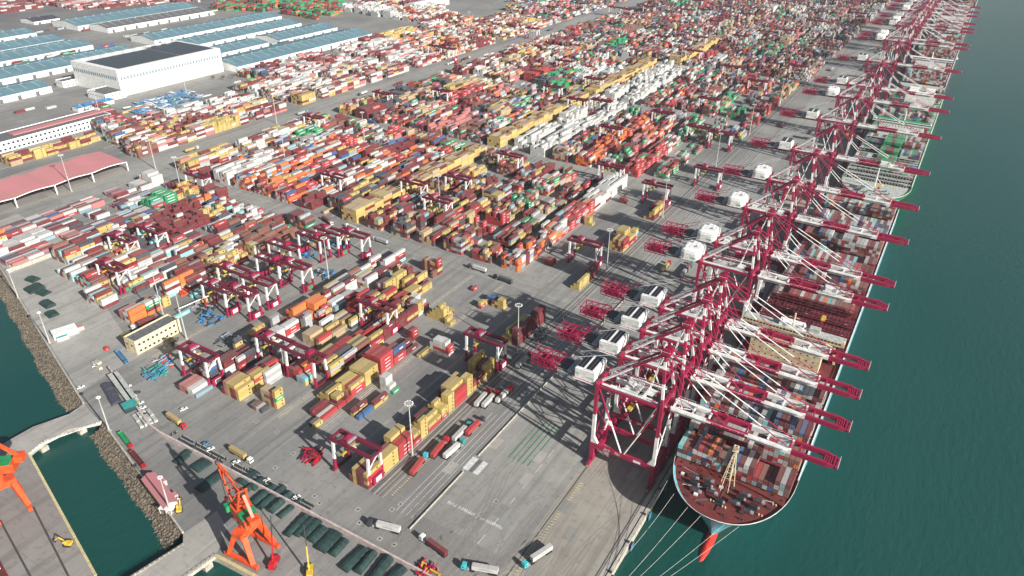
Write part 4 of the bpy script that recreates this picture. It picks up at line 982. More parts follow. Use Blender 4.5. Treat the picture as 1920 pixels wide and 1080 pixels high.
strip((-1295.4,819.8), (-1200.9,897.5), 3, 'kwsm', 1, .4); strip((-945.2,445.6), (-928.3,476.2), 3, 'mmw', 1, .5)
# nine-letter palette of paint colours
PAINT = {'z': (0.52, 0.38, 0.13), 'y': (0.46, 0.345, 0.115), 'm': (0.15, 0.022, 0.028), 'r': (0.36, 0.035, 0.04), 'w': (0.52, 0.52, 0.5), 's': (0.37, 0.38, 0.38), 'n': (0.19, 0.08, 0.06), 'k': (0.05, 0.06, 0.075),
         'b': (0.03, 0.1, 0.25), 'o': (0.66, 0.17, 0.035), 'c': (0.2, 0.55, 0.55), 't': (0.42, 0.31, 0.19), 'g': (0.02, 0.26, 0.11), 'p': (0.42, 0.16, 0.15), 'l': (0.22, 0.33, 0.38)}
CNAME = {'z': 'yellow', 'y': 'yellow', 'm': 'maroon', 'r': 'bright red', 'w': 'white', 's': 'silver grey', 'n': 'brown', 'k': 'dark grey', 'b': 'navy blue', 'o': 'orange', 'c': 'turquoise', 't': 'tan', 'g': 'green', 'p': 'pale pink', 'l': 'slate blue'}
m = bpy.data.materials.new('container_paint'); m.use_nodes = True; nt = m.node_tree; b_ = nt.nodes['Principled BSDF']; b_.inputs['Roughness'].default_value = 0.55
at = nt.nodes.new('ShaderNodeAttribute'); at.attribute_name = 'paint'
tc = nt.nodes.new('ShaderNodeTexCoord'); nz = nt.nodes.new('ShaderNodeTexNoise'); nz.inputs['Scale'].default_value = 0.7; nz.inputs['Detail'].default_value = 4
mp = nt.nodes.new('ShaderNodeMapping'); mp.inputs['Scale'].default_value = (1, 0.35, 1); nt.links.new(tc.outputs['Object'], mp.inputs[0]); nt.links.new(mp.outputs[0], nz.inputs['Vector'])
rg = nt.nodes.new('ShaderNodeMapRange'); rg.inputs[1].default_value = 0.45; rg.inputs[2].default_value = 0.8; rg.inputs[4].default_value = 0.35
mx = nt.nodes.new('ShaderNodeMix'); mx.data_type = 'RGBA'; mx.inputs[7].default_value = (0.2, 0.16, 0.13, 1)
nt.links.new(nz.outputs[0], rg.inputs[0]); nt.links.new(rg.outputs[0], mx.inputs[0]); nt.links.new(at.outputs['Color'], mx.inputs[6]); nt.links.new(mx.outputs[2], b_.inputs['Base Color'])
MATS['container_paint'] = m

# drop boxes buried on every side, split off the 300 that show largest
occ = set()
def key(x, y, z): return (round(x/2.54*2), round(y/3.0), round(z/CH*2))
cells = {}
for c in CON: cells[(round(c[0], 1), round(c[1], 1), round(c[2], 1))] = 1
def has(x, y, z): return (round(x, 1), round(y, 1), round(z, 1)) in cells
vis = []
for c in CON:
    x, y, z, L = c[:4]; pit = 2.52 if (c[5] and isinstance(c[5], tuple)) else 2.55
    step = L+(0.45 if L > 7 else 0.35) if c[5] is None else (15 if isinstance(c[5], tuple) else L+0.6)
    top = has(x, y, z+CH); rgt = has(x+pit, y, z); lft = has(x-pit, y, z)
    frt = has(x, y-step, z); bck = has(x, y+step, z)
    if top and rgt and lft and (frt or isinstance(c[5], tuple) and False): continue
    shown = (not top)+(not rgt)+(not frt)*0.6
    vis.append((c, shown))
def score(v):
    c, s = v; d = math.sqrt((c[0]-75.5)**2+c[1]**2+(c[2]-280)**2); return -(s*c[3]/d)
named = [v for v in vis if v[0][5] is not None and v[1] >= 0.9]
named.sort(key=score); ind = named[:298]; ids = set(id(v[0]) for v in ind); rest = [v[0] for v in vis if id(v[0]) not in ids]

def boxgeo(x, y, z, L, col, near, rnd):
    """faces of one corrugated-steel box with roof, doors and shipping line marks"""
    F = []
    g = 0.05; x0, x1, y0, y1, z0, z1 = x+g, x+CW-g, y, y+L, z+0.02, z+CH-0.07
    c = PAINT[col]; v = 1+rnd.uniform(-0.14, 0.14); c = tuple(min(1, k*v) for k in c)
    roof_mix = rnd.uniform(0.08, 0.4); roof = tuple(k*(1-roof_mix)+d*roof_mix for k, d in zip(c, (0.28, 0.23, 0.2)))  # roof is the side colour mixed by a random share with dull brown
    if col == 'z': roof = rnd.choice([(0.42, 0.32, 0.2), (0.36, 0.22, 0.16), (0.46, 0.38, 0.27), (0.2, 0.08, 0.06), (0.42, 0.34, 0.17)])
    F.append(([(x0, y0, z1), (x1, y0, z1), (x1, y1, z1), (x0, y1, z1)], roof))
    F.append(([(x1, y0, z0), (x1, y1, z0), (x1, y1, z1), (x1, y0, z1)], c))
    F.append(([(x0, y1, z0), (x0, y0, z0), (x0, y0, z1), (x0, y1, z1)], c))
    F.append(([(x0, y0, z0), (x1, y0, z0), (x1, y0, z1), (x0, y0, z1)], c))
    F.append(([(x1, y1, z0), (x0, y1, z0), (x0, y1, z1), (x1, y1, z1)], c))
    if near:
        mk = {'y': (0.06, 0.05, 0.03), 'o': (0.05, 0.06, 0.16), 'w': (0.2, 0.3, 0.36), 'g': (0.75, 0.75, 0.72), 'r': (0.75, 0.7, 0.68), 'm': (0.55, 0.5, 0.48), 'b': (0.7, 0.7, 0.7),
              's': (0.2, 0.22, 0.25), 'c': (0.7, 0.75, 0.75), 'k': (0.6, 0.6, 0.6)}.get(col)
        X = x1+0.012
        def q(ya, yb, za, zb, cc): F.append(([(X, ya, za), (X, yb, za), (X, yb, zb), (X, ya, zb)], cc))
        if mk:
            if col == 'y': q(y0+L*0.62, y0+L*0.62+1.1, z+0.8, z+1.9, mk)
            elif col == 'g':
                for i in range(5): q(y0+L*(0.2+0.13*i), y0+L*(0.27+0.13*i), z+0.8, z+1.7, mk)
            elif col == 'o':
                q(y0+L*0.3, y0+L*0.85, z+1.1, z+1.5, mk); q(y0+L*0.12, y0+L*0.2, z+0.8, z+1.8, mk)
            elif col in 'ws': q(y0+L*0.25, y0+L*0.8, z+1.0, z+1.5, mk)
            elif rnd.random() < 0.6: q(y0+L*0.5, y0+L*0.78, z+0.9, z+1.7, mk)
        dk = tuple(k*0.45 for k in c)                          # door gaps, lock bars, corner posts
        Y = y0-0.012
        def d(xa, xb, za, zb, cc): F.append(([(xa, Y, za), (xb, Y, za), (xb, Y, zb), (xa, Y, zb)], cc))
        d(x0+1.14, x0+1.2, z0+0.1, z1-0.1, dk)
        for t in (0.45, 0.8, 1.5, 1.9): d(x0+t, x0+t+0.05, z0+0.15, z1-0.15, (0.4, 0.4, 0.4))
        post = tuple(k*0.7 for k in c)
        q(y0, y0+0.14, z0, z1, post); q(y1-0.14, y1, z0, z1, post); q(y0, y1, z0, z0+0.14, post)
        nrib = int(L/0.9)
        for i in range(nrib):                                   # roof and side corrugation
            yy = y0+0.35+i*(L-0.6)/nrib
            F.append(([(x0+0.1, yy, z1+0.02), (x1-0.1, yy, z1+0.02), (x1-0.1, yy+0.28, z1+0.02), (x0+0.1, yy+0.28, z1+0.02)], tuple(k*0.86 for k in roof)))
    return F
def mesh_from(F, name):
    n = len(F); v = np.array([f[0] for f in F], dtype=np.float32).reshape(-1, 3)
    me = bpy.data.meshes.new(name); me.vertices.add(4*n); me.vertices.foreach_set('co', v.ravel())
    me.loops.add(4*n); me.loops.foreach_set('vertex_index', np.arange(4*n, dtype=np.int32))
    me.polygons.add(n); me.polygons.foreach_set('loop_start', np.arange(0, 4*n, 4, dtype=np.int32)); 
    try: me.polygons.foreach_set('loop_total', np.full(n, 4, dtype=np.int32))
    except Exception: pass
    me.update(calc_edges=True)
    at_ = me.attributes.new('paint', 'FLOAT_COLOR', 'CORNER')
    col = np.repeat(np.array([tuple(f[1])+(1.0,) for f in F], dtype=np.float32), 4, axis=0)
    at_.data.foreach_set('color', col.ravel())
    me.materials.append(MATS['container_paint']); me.validate(); return me
rnd = random.Random(9); F = []
for c in rest:
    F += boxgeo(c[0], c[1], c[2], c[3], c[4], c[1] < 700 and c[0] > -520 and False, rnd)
    if c[1] < 900 and c[4] in 'ygowrs':     # marks only where they still read
        x1 = c[0]+CW-0.04; y0, L, z = c[1], c[3], c[2]
        if c[4] == 'y': a_, b__, z_, zz, cc = 0.62, 0.62+1.1/L, 0.8, 1.9, (0.06, 0.05, 0.03)
        elif c[4] == 'o': a_, b__, z_, zz, cc = 0.3, 0.8, 1.1, 1.5, (0.05, 0.06, 0.16)
        elif c[4] == 'g': a_, b__, z_, zz, cc = 0.2, 0.8, 0.9, 1.6, (0.6, 0.65, 0.6)
        else: a_, b__, z_, zz, cc = 0.35, 0.75, 1.0, 1.5, (0.25, 0.3, 0.34) if c[4] != 'r' else (0.7, 0.66, 0.64)
        F.append(([(x1, y0+a_*L, z+z_), (x1, y0+b__*L, z+z_), (x1, y0+b__*L, z+zz), (x1, y0+a_*L, z+zz)], cc))
o = bpy.data.objects.new('container_stacks', mesh_from(F, 'container_stacks')); COL.objects.link(o)
tag(o, 'thousands of mixed coloured shipping containers packed in rows across the port and on ships', 'containers', kind='stuff')
# individual boxes share one mesh per size and colour
meshes = {}; seen = {}
TIER = ['ground tier', 'second tier', 'third tier', 'fourth tier', 'fifth tier', 'sixth tier', 'seventh tier', 'eighth tier']
ROWN = ['seaward row', 'second row', 'third row', 'fourth row', 'fifth row', 'sixth row', 'seventh row', 'eighth row']
BAYN = ['near end', 'second bay', 'third bay', 'fourth bay', 'fifth bay', 'sixth bay', 'seventh bay', 'eighth bay', 'ninth bay', 'tenth bay', 'eleventh bay', 'twelfth bay']
for (c, s) in ind:
    x, y, z, L, ch, where, idx = c
    kk = (round(L, 1), ch)
    if kk not in meshes:
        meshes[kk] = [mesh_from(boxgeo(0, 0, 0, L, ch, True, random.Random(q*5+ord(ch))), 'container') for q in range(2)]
    o = bpy.data.objects.new('container', meshes[kk][len(seen) % 2]); COL.objects.link(o); o.location = (x, y, z)
    if isinstance(where, tuple):
        bn = int((where[1]-286)/15)
        lab = '%s container on the nearest ship, %s, %s from port, %s' % (CNAME[ch], TIER[idx[0]], (ORD[idx[1]] if idx[1] else 'first'), ['bow bay', 'second bay from bow', 'third bay from bow', 'fourth bay from bow'][min(bn, 3)])
        grp = 'containers on the nearest ship'
    else:
        lab = '%s container, %s, %s, %s of %s' % (CNAME[ch], TIER[idx[0]], ROWN[min(idx[1], 7)], BAYN[min(idx[2], 11)], where); grp = 'shipping containers stacked in the near yard'
    lab = ' '.join(lab.split()[:16]); n_ = seen.get(lab, 0); seen[lab] = n_+1
    tag(o, lab, 'container', grp)
dups = {k_: v_ for k_, v_ in seen.items() if v_ > 1}
print('CONTAINERS', len(CON), 'visible', len(vis), 'faces', len(F), 'dup labels', len(dups), list(dups)[:5])
# ------------------------------------------------------------------ sheds, offices and canopies
def shed(x0, x1, y0, y1, h, roofm, label, name='warehouse', cat='warehouse', wall='white', group='blue roofed sheds', doors=True):
    r = empty(name, ((x0+x1)/2, (y0+y1)/2, 0), 0, label, cat, group)
    hx, hy = (x1-x0)/2, (y1-y0)/2; rise = hx*0.14
    b = MB(); b.box(-hx, hx, -hy, hy, 0, h, wall)
    b.add([(-hx, -hy, h), (hx, -hy, h), (0, -hy, h+rise)], [(0, 1, 2)], wall); b.add([(-hx, hy, h), (hx, hy, h), (0, hy, h+rise)], [(1, 0, 2)], wall)
    w_ = b.build('wall', r)
    b = MB()
    for s in (-1, 1):
        b.add([(s*(hx+0.6), -hy-0.5, h+0.05), (s*(hx+0.6), hy+0.5, h+0.05), (0, hy+0.5, h+rise+0.15), (0, -hy-0.5, h+rise+0.15)], [(0, 1, 2, 3) if s > 0 else (3, 2, 1, 0)], roofm)
        b.add([(s*(hx+0.6), -hy-0.5, h-0.35), (s*(hx+0.6), hy+0.5, h-0.35), (s*(hx+0.6), hy+0.5, h+0.05), (s*(hx+0.6), -hy-0.5, h+0.05)], [(0, 1, 2, 3)], roofm)
    b.box(-0.8, 0.8, -hy, hy, h+rise, h+rise+0.5, roofm)
    k = 0; yy = -hy+6
    for q in range(int(hy/9)): b.box(-0.9, 0.9, -hy+5+q*18, -hy+7.4+q*18, h+rise+0.5, h+rise+1.5, 'grey_metal')
    while yy < hy-4:
        b.add([(hx*0.97, yy, h+0.2), (hx*0.97, yy+1.2, h+0.2), (0.9, yy+1.2, h+rise+0.2), (0.9, yy, h+rise+0.2)], [(0, 1, 2, 3)], 'slateroof' if roofm == 'darkroof' else 'deckgrey'); yy += 17
    b.build('roof', r)
    if doors:
        box_parts('door', r, [(hx+0.02, hx+0.1, -hy+8+q*24, -hy+13+q*24, 0.05, h*0.62) for q in range(int((2*hy-16)/24)+1)], 'slateroof')
    return r
def shed_px(lo, up, n, f, h, roofm, label, **k):
    x1, x0 = lo[0], up[0]; x0 = x1-1.4*(x1-x0); shed(min(x0, x1)-1, max(x0, x1), min(n[1], f[1]), max(n[1], f[1]), h, roofm, label, **k)
shed_px((-1085.0,622.0), (-1135.4,652.5), (-1070.0,486.2), (-1089.9,739.6), 9, 'blueroof', 'long blue roofed shed directly behind the big white building, left')
shed_px((-1191.4,651.0), (-1241.6,680.1), (-1175.5,524.4), (-1185.9,728.6), 9, 'blueroof', 'blue roofed shed with coloured boxes parked in front of its pale wall')
shed_px((-1269.6,671.0), (-1316.1,697.1), (-1261.3,566.6), (-1266.3,726.1), 9, 'blueroof', 'shorter blue roofed shed, third row back at the left edge')
shed_px((-1368.3,700.2), (-1411.0,723.4), (-1359.0,614.6), (-1370.7,733.5), 9, 'blueroof', 'rearmost short blue roofed shed at the left edge')
shed_px((-992.6,508.3), (-1030.9,529.6), (-1000.3,438.4), (-988.5,540.9), 9, 'blueroof', 'blue roofed shed nearest the small bright blue lean-to, left edge')
shed_px((-1363.9,936.6), (-1423.6,978.4), (-1360.6,808.5), (-1369.4,1074.4), 9, 'blueroof', 'pale blue roofed shed with tall white front beyond the service road, farthest row')
shed_px((-1299.9,938.5), (-1340.3,968.1), (-1306.8,827.0), (-1291.3,1064.5), 9, 'slateroof', 'grey roofed shed facing the row of red and green boxes')
shed_px((-1137.3,932.7), (-1184.4,971.3), (-1157.1,807.1), (-1078.9,1101.3), 9, 'blueroof', 'long grey blue shed behind the yellow box row')
shed_px((-1048.8,860.0), (-1093.5,896.6), (-1063.6,777.3), (-1046.8,1067.9), 9, 'blueroof', 'long blue shed behind the far end of the big white building')
shed_px((-965.9,1033.5), (-1010.5,1079.8), (-974.0,933.7), (-955.0,1079.1), 8, 'blueroof', 'short pale blue shed with a bright white front and gable')
shed_px((-869.2,920.8), (-919.0,971.7), (-879.9,757.1), (-864.0,1067.8), 9, 'blueroof', 'longest light blue shed beside the grey and pink container stacks')
shed_px((-963.9,855.7), (-1004.0,891.0), (-950.3,806.5), (-965.8,906.5), 9, 'blueroof', 'small blue shed touching the right end of the white building')
shed_px((-888.1,794.4), (-923.0,825.2), (-888.0,760.0), (-885.2,827.8), 7, 'blueroof', 'low blue shed in the gap right of the white building')
shed_px((-1487.5,813.5), (-1521.0,832.7), (-1474.0,795.4), (-1461.3,846.1), 6, 'darkroof', 'dark roofed open shelter beside the far service road', group='small service buildings')
shed_px((-977.4,1416.4), (-1013.6,1465.7), (-1003.2,1362.0), (-965.6,1462.0), 8, 'white', 'white roofed shed at the top edge of the view', group='small service buildings')
# the big white building with solar roof
X1, Y0 = (-894.0,580.1); Yf = (-880.5,750.3)[1]; X0 = (-999.3,608.9)[0]
r = empty('cold_store', ((X0+X1)/2, (Y0+Yf)/2, 0), 0, 'huge windowed white building with black solar roof', 'building')
hx, hy = (X1-X0)/2, (Yf-Y0)/2; Hh = 34
b = MB(); b.box(-hx, hx, -hy, hy, 0, Hh, 'white'); b.box(-hx, hx, -hy, hy, Hh, Hh+0.6, 'white'); b.build('wall', r)
n_ = 34
box_parts('window', r, [(hx+0.03, hx+0.12, -hy+3+i*(2*hy-6)/n_, -hy+6+i*(2*hy-6)/n_, 21.0, 25.6) for i in range(n_)], 'bandglass')
box_parts('window', r, [(-hx+3+i*(2*hx-6)/20, -hx+6+i*(2*hx-6)/20, -hy-0.12, -hy-0.03, 21.0, 25.6) for i in range(20)], 'bandglass')
box_parts('solar_panel', r, [(-hx*0.55, hx-7, -hy+8, -hy+2*hy*0.62, Hh+0.7, Hh+1.1), (-hx*0.75, hx-7, -hy+2*hy*0.63, hy-6, Hh+0.7, Hh+1.1)], 'solar')
box_parts('vent', r, [(-hx+6, -hx+12, -hy+10+i*17, -hy+18+i*17, Hh+0.6, Hh+2.2) for i in range(9)], 'white')
def office(px0, px1, depth, h, label, wall='white', roof='slateroof', rows=2, n=16, name='office_building', parapet=True):
    (xa, ya), (xb, yb) = px0, px1
    r = empty(name, (xa-depth/2, (ya+yb)/2, 0), 0, label, 'building'); hy = abs(yb-ya)/2; hx = depth/2
    b = MB(); b.box(-hx, hx, -hy, hy, 0, h, wall); w_ = b.build('wall', r)
    b = MB(); b.box(-hx+0.7, hx-0.7, -hy+0.7, hy-0.7, h+0.02, h+0.12, roof); b.build('roof', r)
    b = MB()
    for q in ((-hx, hx, -hy, -hy+0.5), (-hx, hx, hy-0.5, hy), (-hx, -hx+0.5, -hy+0.5, hy-0.5), (hx-0.5, hx, -hy+0.5, hy-0.5)): b.box(q[0], q[1], q[2], q[3], h, h+0.9, wall)
    b.build('parapet', r)
    box_parts('window', w_, [(hx+0.02, hx+0.12, -hy+2+i*(2*hy-4)/n, -hy+2+i*(2*hy-4)/n+min(3.2, (2*hy-4)/n*0.5), h*(j+0.3)/rows, h*(j+0.3)/rows+(2.3 if n > 20 else 1.5)) for j in range(rows) for i in range(n)], 'glass')
    box_parts('window', w_, [(-hx+2+i*5, -hx+3.2+i*5, -hy-0.12, -hy-0.02, h*0.55, h*0.55+1.5) for i in range(max(2, int(depth/5)))], 'glass')
    return r
p0, p1 = (-820.8,346.8), (-798.8,502.5)
office((p1[0], p0[1]), p1, 34, 11, 'long white office building with small dark windows and grey roof, left edge', n=30, rows=2)
b = MB(); b.box(-1, 1, 0, 1, 0, 1, 'pinkroof')
q = (-832.8,401.8); q2 = (-837.9,505.0)
o = MB(); o.box(p1[0]-24, p1[0]-13, q[1]-8, q2[1]+10, 11.2, 12.2, 'pinkroof'); o = o.build('roof_terrace'); tag(o, 'pale pink raised roof strip on the long white office building', 'roof deck')
p0, p1 = (-887.6,556.2), (-888.1,577.6)
office((p0[0], p0[1]-4), (p0[0], p0[1]+26), 40, 9, 'low white annex with courtyard at the corner of the solar roofed building', n=10)
office((-1000.7,561.8), (-1005.6,604.7), 18, 8, 'small white two storey block behind the white annex', n=10)
p0, p1 = (-918.5,491.2), (-873.8,512.3)
shed(p1[0]-14, p1[0], (-884.9,513.5)[1]-8, (-978.8,520.4)[1]+34, 5, 'brightblue', 'small lean-to with a vivid blue roof beside parked white trailers', name='shelter', cat='shelter', group='small service buildings')
# pink canopy
A_, B_ = (-632.6,284.3), (-641.7,412.6)
xr = (A_[0]+B_[0])/2; y0, y1 = A_[1]-60, B_[1]; wd = 44
r = empty('canopy', (xr-wd/2, (y0+y1)/2, 0), 0, 'long open canopy with faded pink roof on white columns', 'canopy'); hy = (y1-y0)/2
b = MB(); n = 32
for i in range(n):
    t0, t1 = -hy+2*hy*i/n, -hy+2*hy*(i+1)/n
    z0 = 9.6+1.3*abs(math.sin(i/n*math.pi*5)); z1 = 9.6+1.3*abs(math.sin((i+1)/n*math.pi*5))
    b.add([(wd/2, t0, z0), (wd/2, t1, z1), (-wd/2, t1, z1+3), (-wd/2, t0, z0+3)], [(0, 1, 2, 3)], 'pinkroof')
    b.add([(wd/2+0.05, t0, z0-0.7), (wd/2+0.05, t1, z1-0.7), (wd/2+0.05, t1, z1+0.1), (wd/2+0.05, t0, z0+0.1)], [(0, 1, 2, 3)], 'white')
b.build('roof', r)
for i in range(6):
    t = -hy+2*hy*i/5
    for x in (wd/2-0.5, 0, -wd/2+0.5):
        b = MB(); b.box(x-0.5, x+0.5, t-0.5, t+0.5, 0, 9.4, 'white'); b.build('column', r)
p = (-681.9,437.5); b = MB(); b.box(-9, 9, -11, 11, 4.6, 5.2, 'darkroof')
for sx in (-8, 8):
    for sy in (-10, 10): b.box(sx-0.2, sx+0.2, sy-0.2, sy+0.2, 0, 4.6, 'grey_metal')
o = b.build('shelter', None, (p[0]-10, p[1]+20, 0)); tag(o, 'dark flat roofed shelter at the right end of the pink canopy', 'shelter')
p = (-583.9,749.1); b = MB(); b.box(-7, 7, -6, 6, 4.6, 5.1, 'darkroof')
for sx in (-6.5, 6.5):
    for sy in (-5.5, 5.5): b.box(sx-0.2, sx+0.2, sy-0.2, sy+0.2, 0, 4.6, 'grey_metal')
o = b.build('shelter', None, (p[0], p[1], 0)); tag(o, 'small dark roofed shelter on the road behind yellow stacks', 'shelter')
# cream office
a0, a1 = (-334.5,211.5), (-329.2,245.1)
r = office((a0[0], a0[1]), (a0[0], a1[1]), 11.5, 9.5, 'two storey cream building with dark slate roof beside the bare dark tree', wall='cream', n=9)
# pink house at the basin
pa, pb = (-227.2,143.9), (-202.5,137.8)
ang = math.atan2(pb[1]-pa[1], pb[0]-pa[0]); L = math.hypot(pb[0]-pa[0], pb[1]-pa[1])+2
r = empty('house', ((pa[0]+pb[0])/2, (pa[1]+pb[1])/2, 0), ang, 'small pink roofed house between the basin wall and a yellow digger', 'house')
b = MB(); b.box(-L/2, L/2, -3.2, 3.2, 0, 4, 'pinkwall'); b.build('wall', r)
b = MB(); b.add([(-L/2-.4, -3.7, 3.9), (L/2+.4, -3.7, 3.9), (L/2+.4, 0, 6), (-L/2-.4, 0, 6), (L/2+.4, 3.7, 3.9), (-L/2-.4, 3.7, 3.9)], [(0, 1, 2, 3), (3, 2, 4, 5)], 'pinkroof')
b.add([(-L/2, -3.2, 4), (-L/2, 3.2, 4), (-L/2, 0, 5.9)], [(0, 2, 1)], 'pinkwall'); b.add([(L/2, -3.2, 4), (L/2, 3.2, 4), (L/2, 0, 5.9)], [(0, 1, 2)], 'pinkwall')
b.build('roof', r)
for k in (-0.25, 0.25):
    b = MB(); b.box(L*k-1.6, L*k+1.6, 3.2, 5.6, 0, 3.2, 'pinkwall', 'pinkroof'); b.build('porch', r)
b = MB()
for k in range(4): b.box(-L/2+1.5+k*3.3, -L/2+2.6+k*3.3, -3.3, -3.2, 1.4, 2.6, 'glass')
b.build('window', r)
p = (-204.9,138.4); b = MB(); b.box(-3.4, 3.4, -2.6, 2.6, 3.2, 3.5, 'white')
for sx in (-3, 3):
    for sy in (-2.2, 2.2): b.box(sx-.12, sx+.12, sy-.12, sy+.12, 0, 3.2, 'white')
o = b.build('shelter', None, (p[0]+2, p[1]-2, 0), 0.4); tag(o, 'white roofed open shelter at the end of the pink house', 'shelter')
# white pump house with green tank on the quay
p = (-397.0,200.2); b = MB(); b.box(-6, 3, -7, 8, 0, 3.6, 'white'); o = b.build('workshop', None, (p[0], p[1], 0), -0.3); tag(o, 'white flat roofed workshop beside the seawall road', 'workshop')
b = MB(); b.box(3.02, 6.2, -6, 1, 0, 2.4, 'white', 'teal'); b.build('side_bay', o)
b = MB(); b.box(-2, 1, 8.1, 12, 0, 2.6, 'pinkwall', 'pinkroof'); b.build('porch', o)
# ------------------------------------------------------------------ lamp masts
def mast(h=37, R0=1.9):
    r = empty('lamp_mast', (0, 0, 0))
    b = MB(); b.tube((0, 0, 0), (0, 0, h), 0.55, 'deckgrey', 10, 0.22); b.box(-0.9, 0.9, -0.9, 0.9, 0, 0.5, 'kerbstone'); b.build('pole', r)
    b = MB()
    for i in range(10):
        t = i/10*2*math.pi; c, s = math.cos(t), math.sin(t); t2 = (i+1)/10*2*math.pi
        b.tube((R0*c, R0*s, h), (R0*math.cos(t2), R0*math.sin(t2), h), 0.1, 'deckgrey', 4)
        if i % 2: b.tube((0, 0, h), (R0*c, R0*s, h), 0.07, 'deckgrey', 4)
    p = b.build('ring', r)
    for i in range(10):
        t = i/10*2*math.pi; c, s = math.cos(t), math.sin(t)
        b = MB(); b.box(R0*1.1*c-0.3, R0*1.1*c+0.3, R0*1.1*s-0.3, R0*1.1*s+0.3, h-0.35, h+0.1, 'white'); b.build('lamp_head', p)
    return r
M0 = mast(); collect(M0)
masts = [((-124.2, 231), 'beside the yellow stacks at the rail end'), ((-126.2, 346), 'rising from the long crane shadow'), ((-298.8,350.9), 'over the blue scrap in the repair yard'), ((-124, 480), 'by the empty bay with yellow boxes'),
         ((-124.5, 603), 'near the lone apron gantry'), ((-356.7,248.0), 'behind the cream building'), ((-323.5,240.5), 'in front of the cream building corner'), ((-633.0,348.6), 'in front of the pink canopy'),
         ((-124.5, 760), 'beside green boxes near the rails'), ((-539.6,402.6), 'at the roadside by the left gantry'), ((-618.0,430.7), 'on the wide road left of centre'), ((-506.8,506.7), 'over the orange mixed rows'),
         ((-629.6,609.0), 'beside the grey and red stacks at upper left'), ((-302.1,500.0), 'above the tan striped row'), ((-307.7,626.8), 'between yellow stacks and the road crossing'), ((-489.1,610.3), 'over the small orange boxes'),
         ((-829.4,632.9), 'in front of the big white building'), ((-820.5,501.2), 'by the long white office'), ((-299.6,873.0), 'among the white boxes'), ((-313.3,1167.3), 'at the far end of white boxes'),
         ((-124.5, 890), 'beside the apron far from the white boxes'), ((-124.5, 1035), 'along the rails behind the green ship'), ((-562.3,1127.7), 'in the upper middle field'), ((-756.6,1218.7), 'near the upper grey clearing')]
for i, (p, wh) in enumerate(masts):
    o = M0 if i == 0 else tree_copy(M0); o.location = (p[0], p[1], 0); tag(o, 'tall white lamp mast %s' % wh, 'lamp mast', 'tall lamp masts between the stacks')
M1 = mast(24, 0.8); collect(M1)
for i, (p, wh) in enumerate([((-282.2,156.9), 'on the seawall by the upper link bridge'), ((-200.8,136.0), 'beside the pink house'), ((-471.5,209.9), 'short one along the left seawall'), ((-396.4,189.2), 'by the white workshop')]):
    o = M1 if i == 0 else tree_copy(M1); o.location = (p[0], p[1], 0); tag(o, 'thin white lamp mast %s' % wh, 'lamp mast', 'thin lamp masts by the basin')
# ------------------------------------------------------------------ trucks and cars
def truck(cab, name='semi_truck', long=True):
    r = empty(name, (0, 0, 0))                      # drives towards +X
    b = MB(); vs = [(0, -1.25), (2.3, -1.25), (2.3, 1.25), (0, 1.25)]
    b.prism(vs, 0.9, 3.0, cab); b.prism([(0, -1.2), (1.9, -1.2), (1.9, 1.2), (0, 1.2)], 3.0, 3.5, cab); p = b.build('cab', r)
    b = MB(); b.box(2.28, 2.34, -1.1, 1.1, 1.9, 2.8, 'glass'); b.box(1.0, 1.9, -1.27, -1.24, 1.9, 2.7, 'glass'); b.box(1.0, 1.9, 1.24, 1.27, 1.9, 2.7, 'glass'); b.build('window', p)
    b = MB(); b.box(-4.2, 0, -0.5, 0.5, 0.7, 1.1, 'dark_metal'); b.box(-1.4, -0.3, -1.15, 1.15, 0.6, 1.2, 'grey_metal'); b.build('chassis', r)
    b = MB(); b.box(-15.2, -2.6, -0.7, 0.7, 1.1, 1.45, 'carred' if name == 'trailer_truck' else 'dark_metal')
    for k in range(5): b.box(-15+k*2.9, -14.7+k*2.9, -1.2, 1.2, 1.1, 1.4, 'dark_metal')
    b.build('trailer', r)
    for x in (1.4, -2.4, -3.6, -11.5, -12.8, -14.1):
        for s in (-1, 1):
            b = MB(); b.tube((x, s*0.85, 0.5), (x, s*1.25, 0.5), 0.5, 'tyre', 8); b.build('wheel', r)
    return r
TR = {}
def place_truck(tail, head, cab, box, label, txt=None, empty_=False):
    k = cab
    if k not in TR: TR[k] = truck(cab); o = TR[k]; collect(o)
    else: o = tree_copy(TR[k])
    ang = math.atan2(head[1]-tail[1], head[0]-tail[0]); c, s = math.cos(ang), math.sin(ang)
    hx, hy = head; ox_, oy_ = hx-c*1.2, hy-s*1.2
    o.location = (ox_, oy_, 0); o.rotation_euler = (0, 0, ang); tag(o, label, 'truck', 'container trucks on the terminal roads')
    if box:
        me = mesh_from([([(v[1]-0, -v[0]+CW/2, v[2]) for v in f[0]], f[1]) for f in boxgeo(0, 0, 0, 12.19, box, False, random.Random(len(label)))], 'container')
        b_ = bpy.data.objects.new('container', me); COL.objects.link(b_); b_.location = (ox_-14.9*c, oy_-14.9*s, 1.5); b_.rotation_euler = (0, 0, ang)
        tag(b_, '%s container carried on the %s' % (CNAME[box], ' '.join(label.split()[:8])), 'container', 'containers on trucks')
        if txt:
            side = -1 if math.sin(ang-math.radians(59))*1 < 99 else 1
            # lettering on the roadside face turned to the open apron
            n1 = Vector((s, -c)); v = Vector((75.5-ox_, 0-oy_))
            sg = 1 if n1.dot(v) > 0 else -1
            Mx = Matrix.Translation((6.1, -sg*(CW/2-0.02), 1.35))@Matrix.Rotation(math.pi/2, 4, 'X') if sg > 0 else Matrix.Translation((6.1, CW/2-0.02, 1.35))@Matrix.Rotation(math.pi, 4, 'Z')@Matrix.Rotation(math.pi/2, 4, 'X')
            text_part(txt, 1.5, 'greytext', b_, Mx)
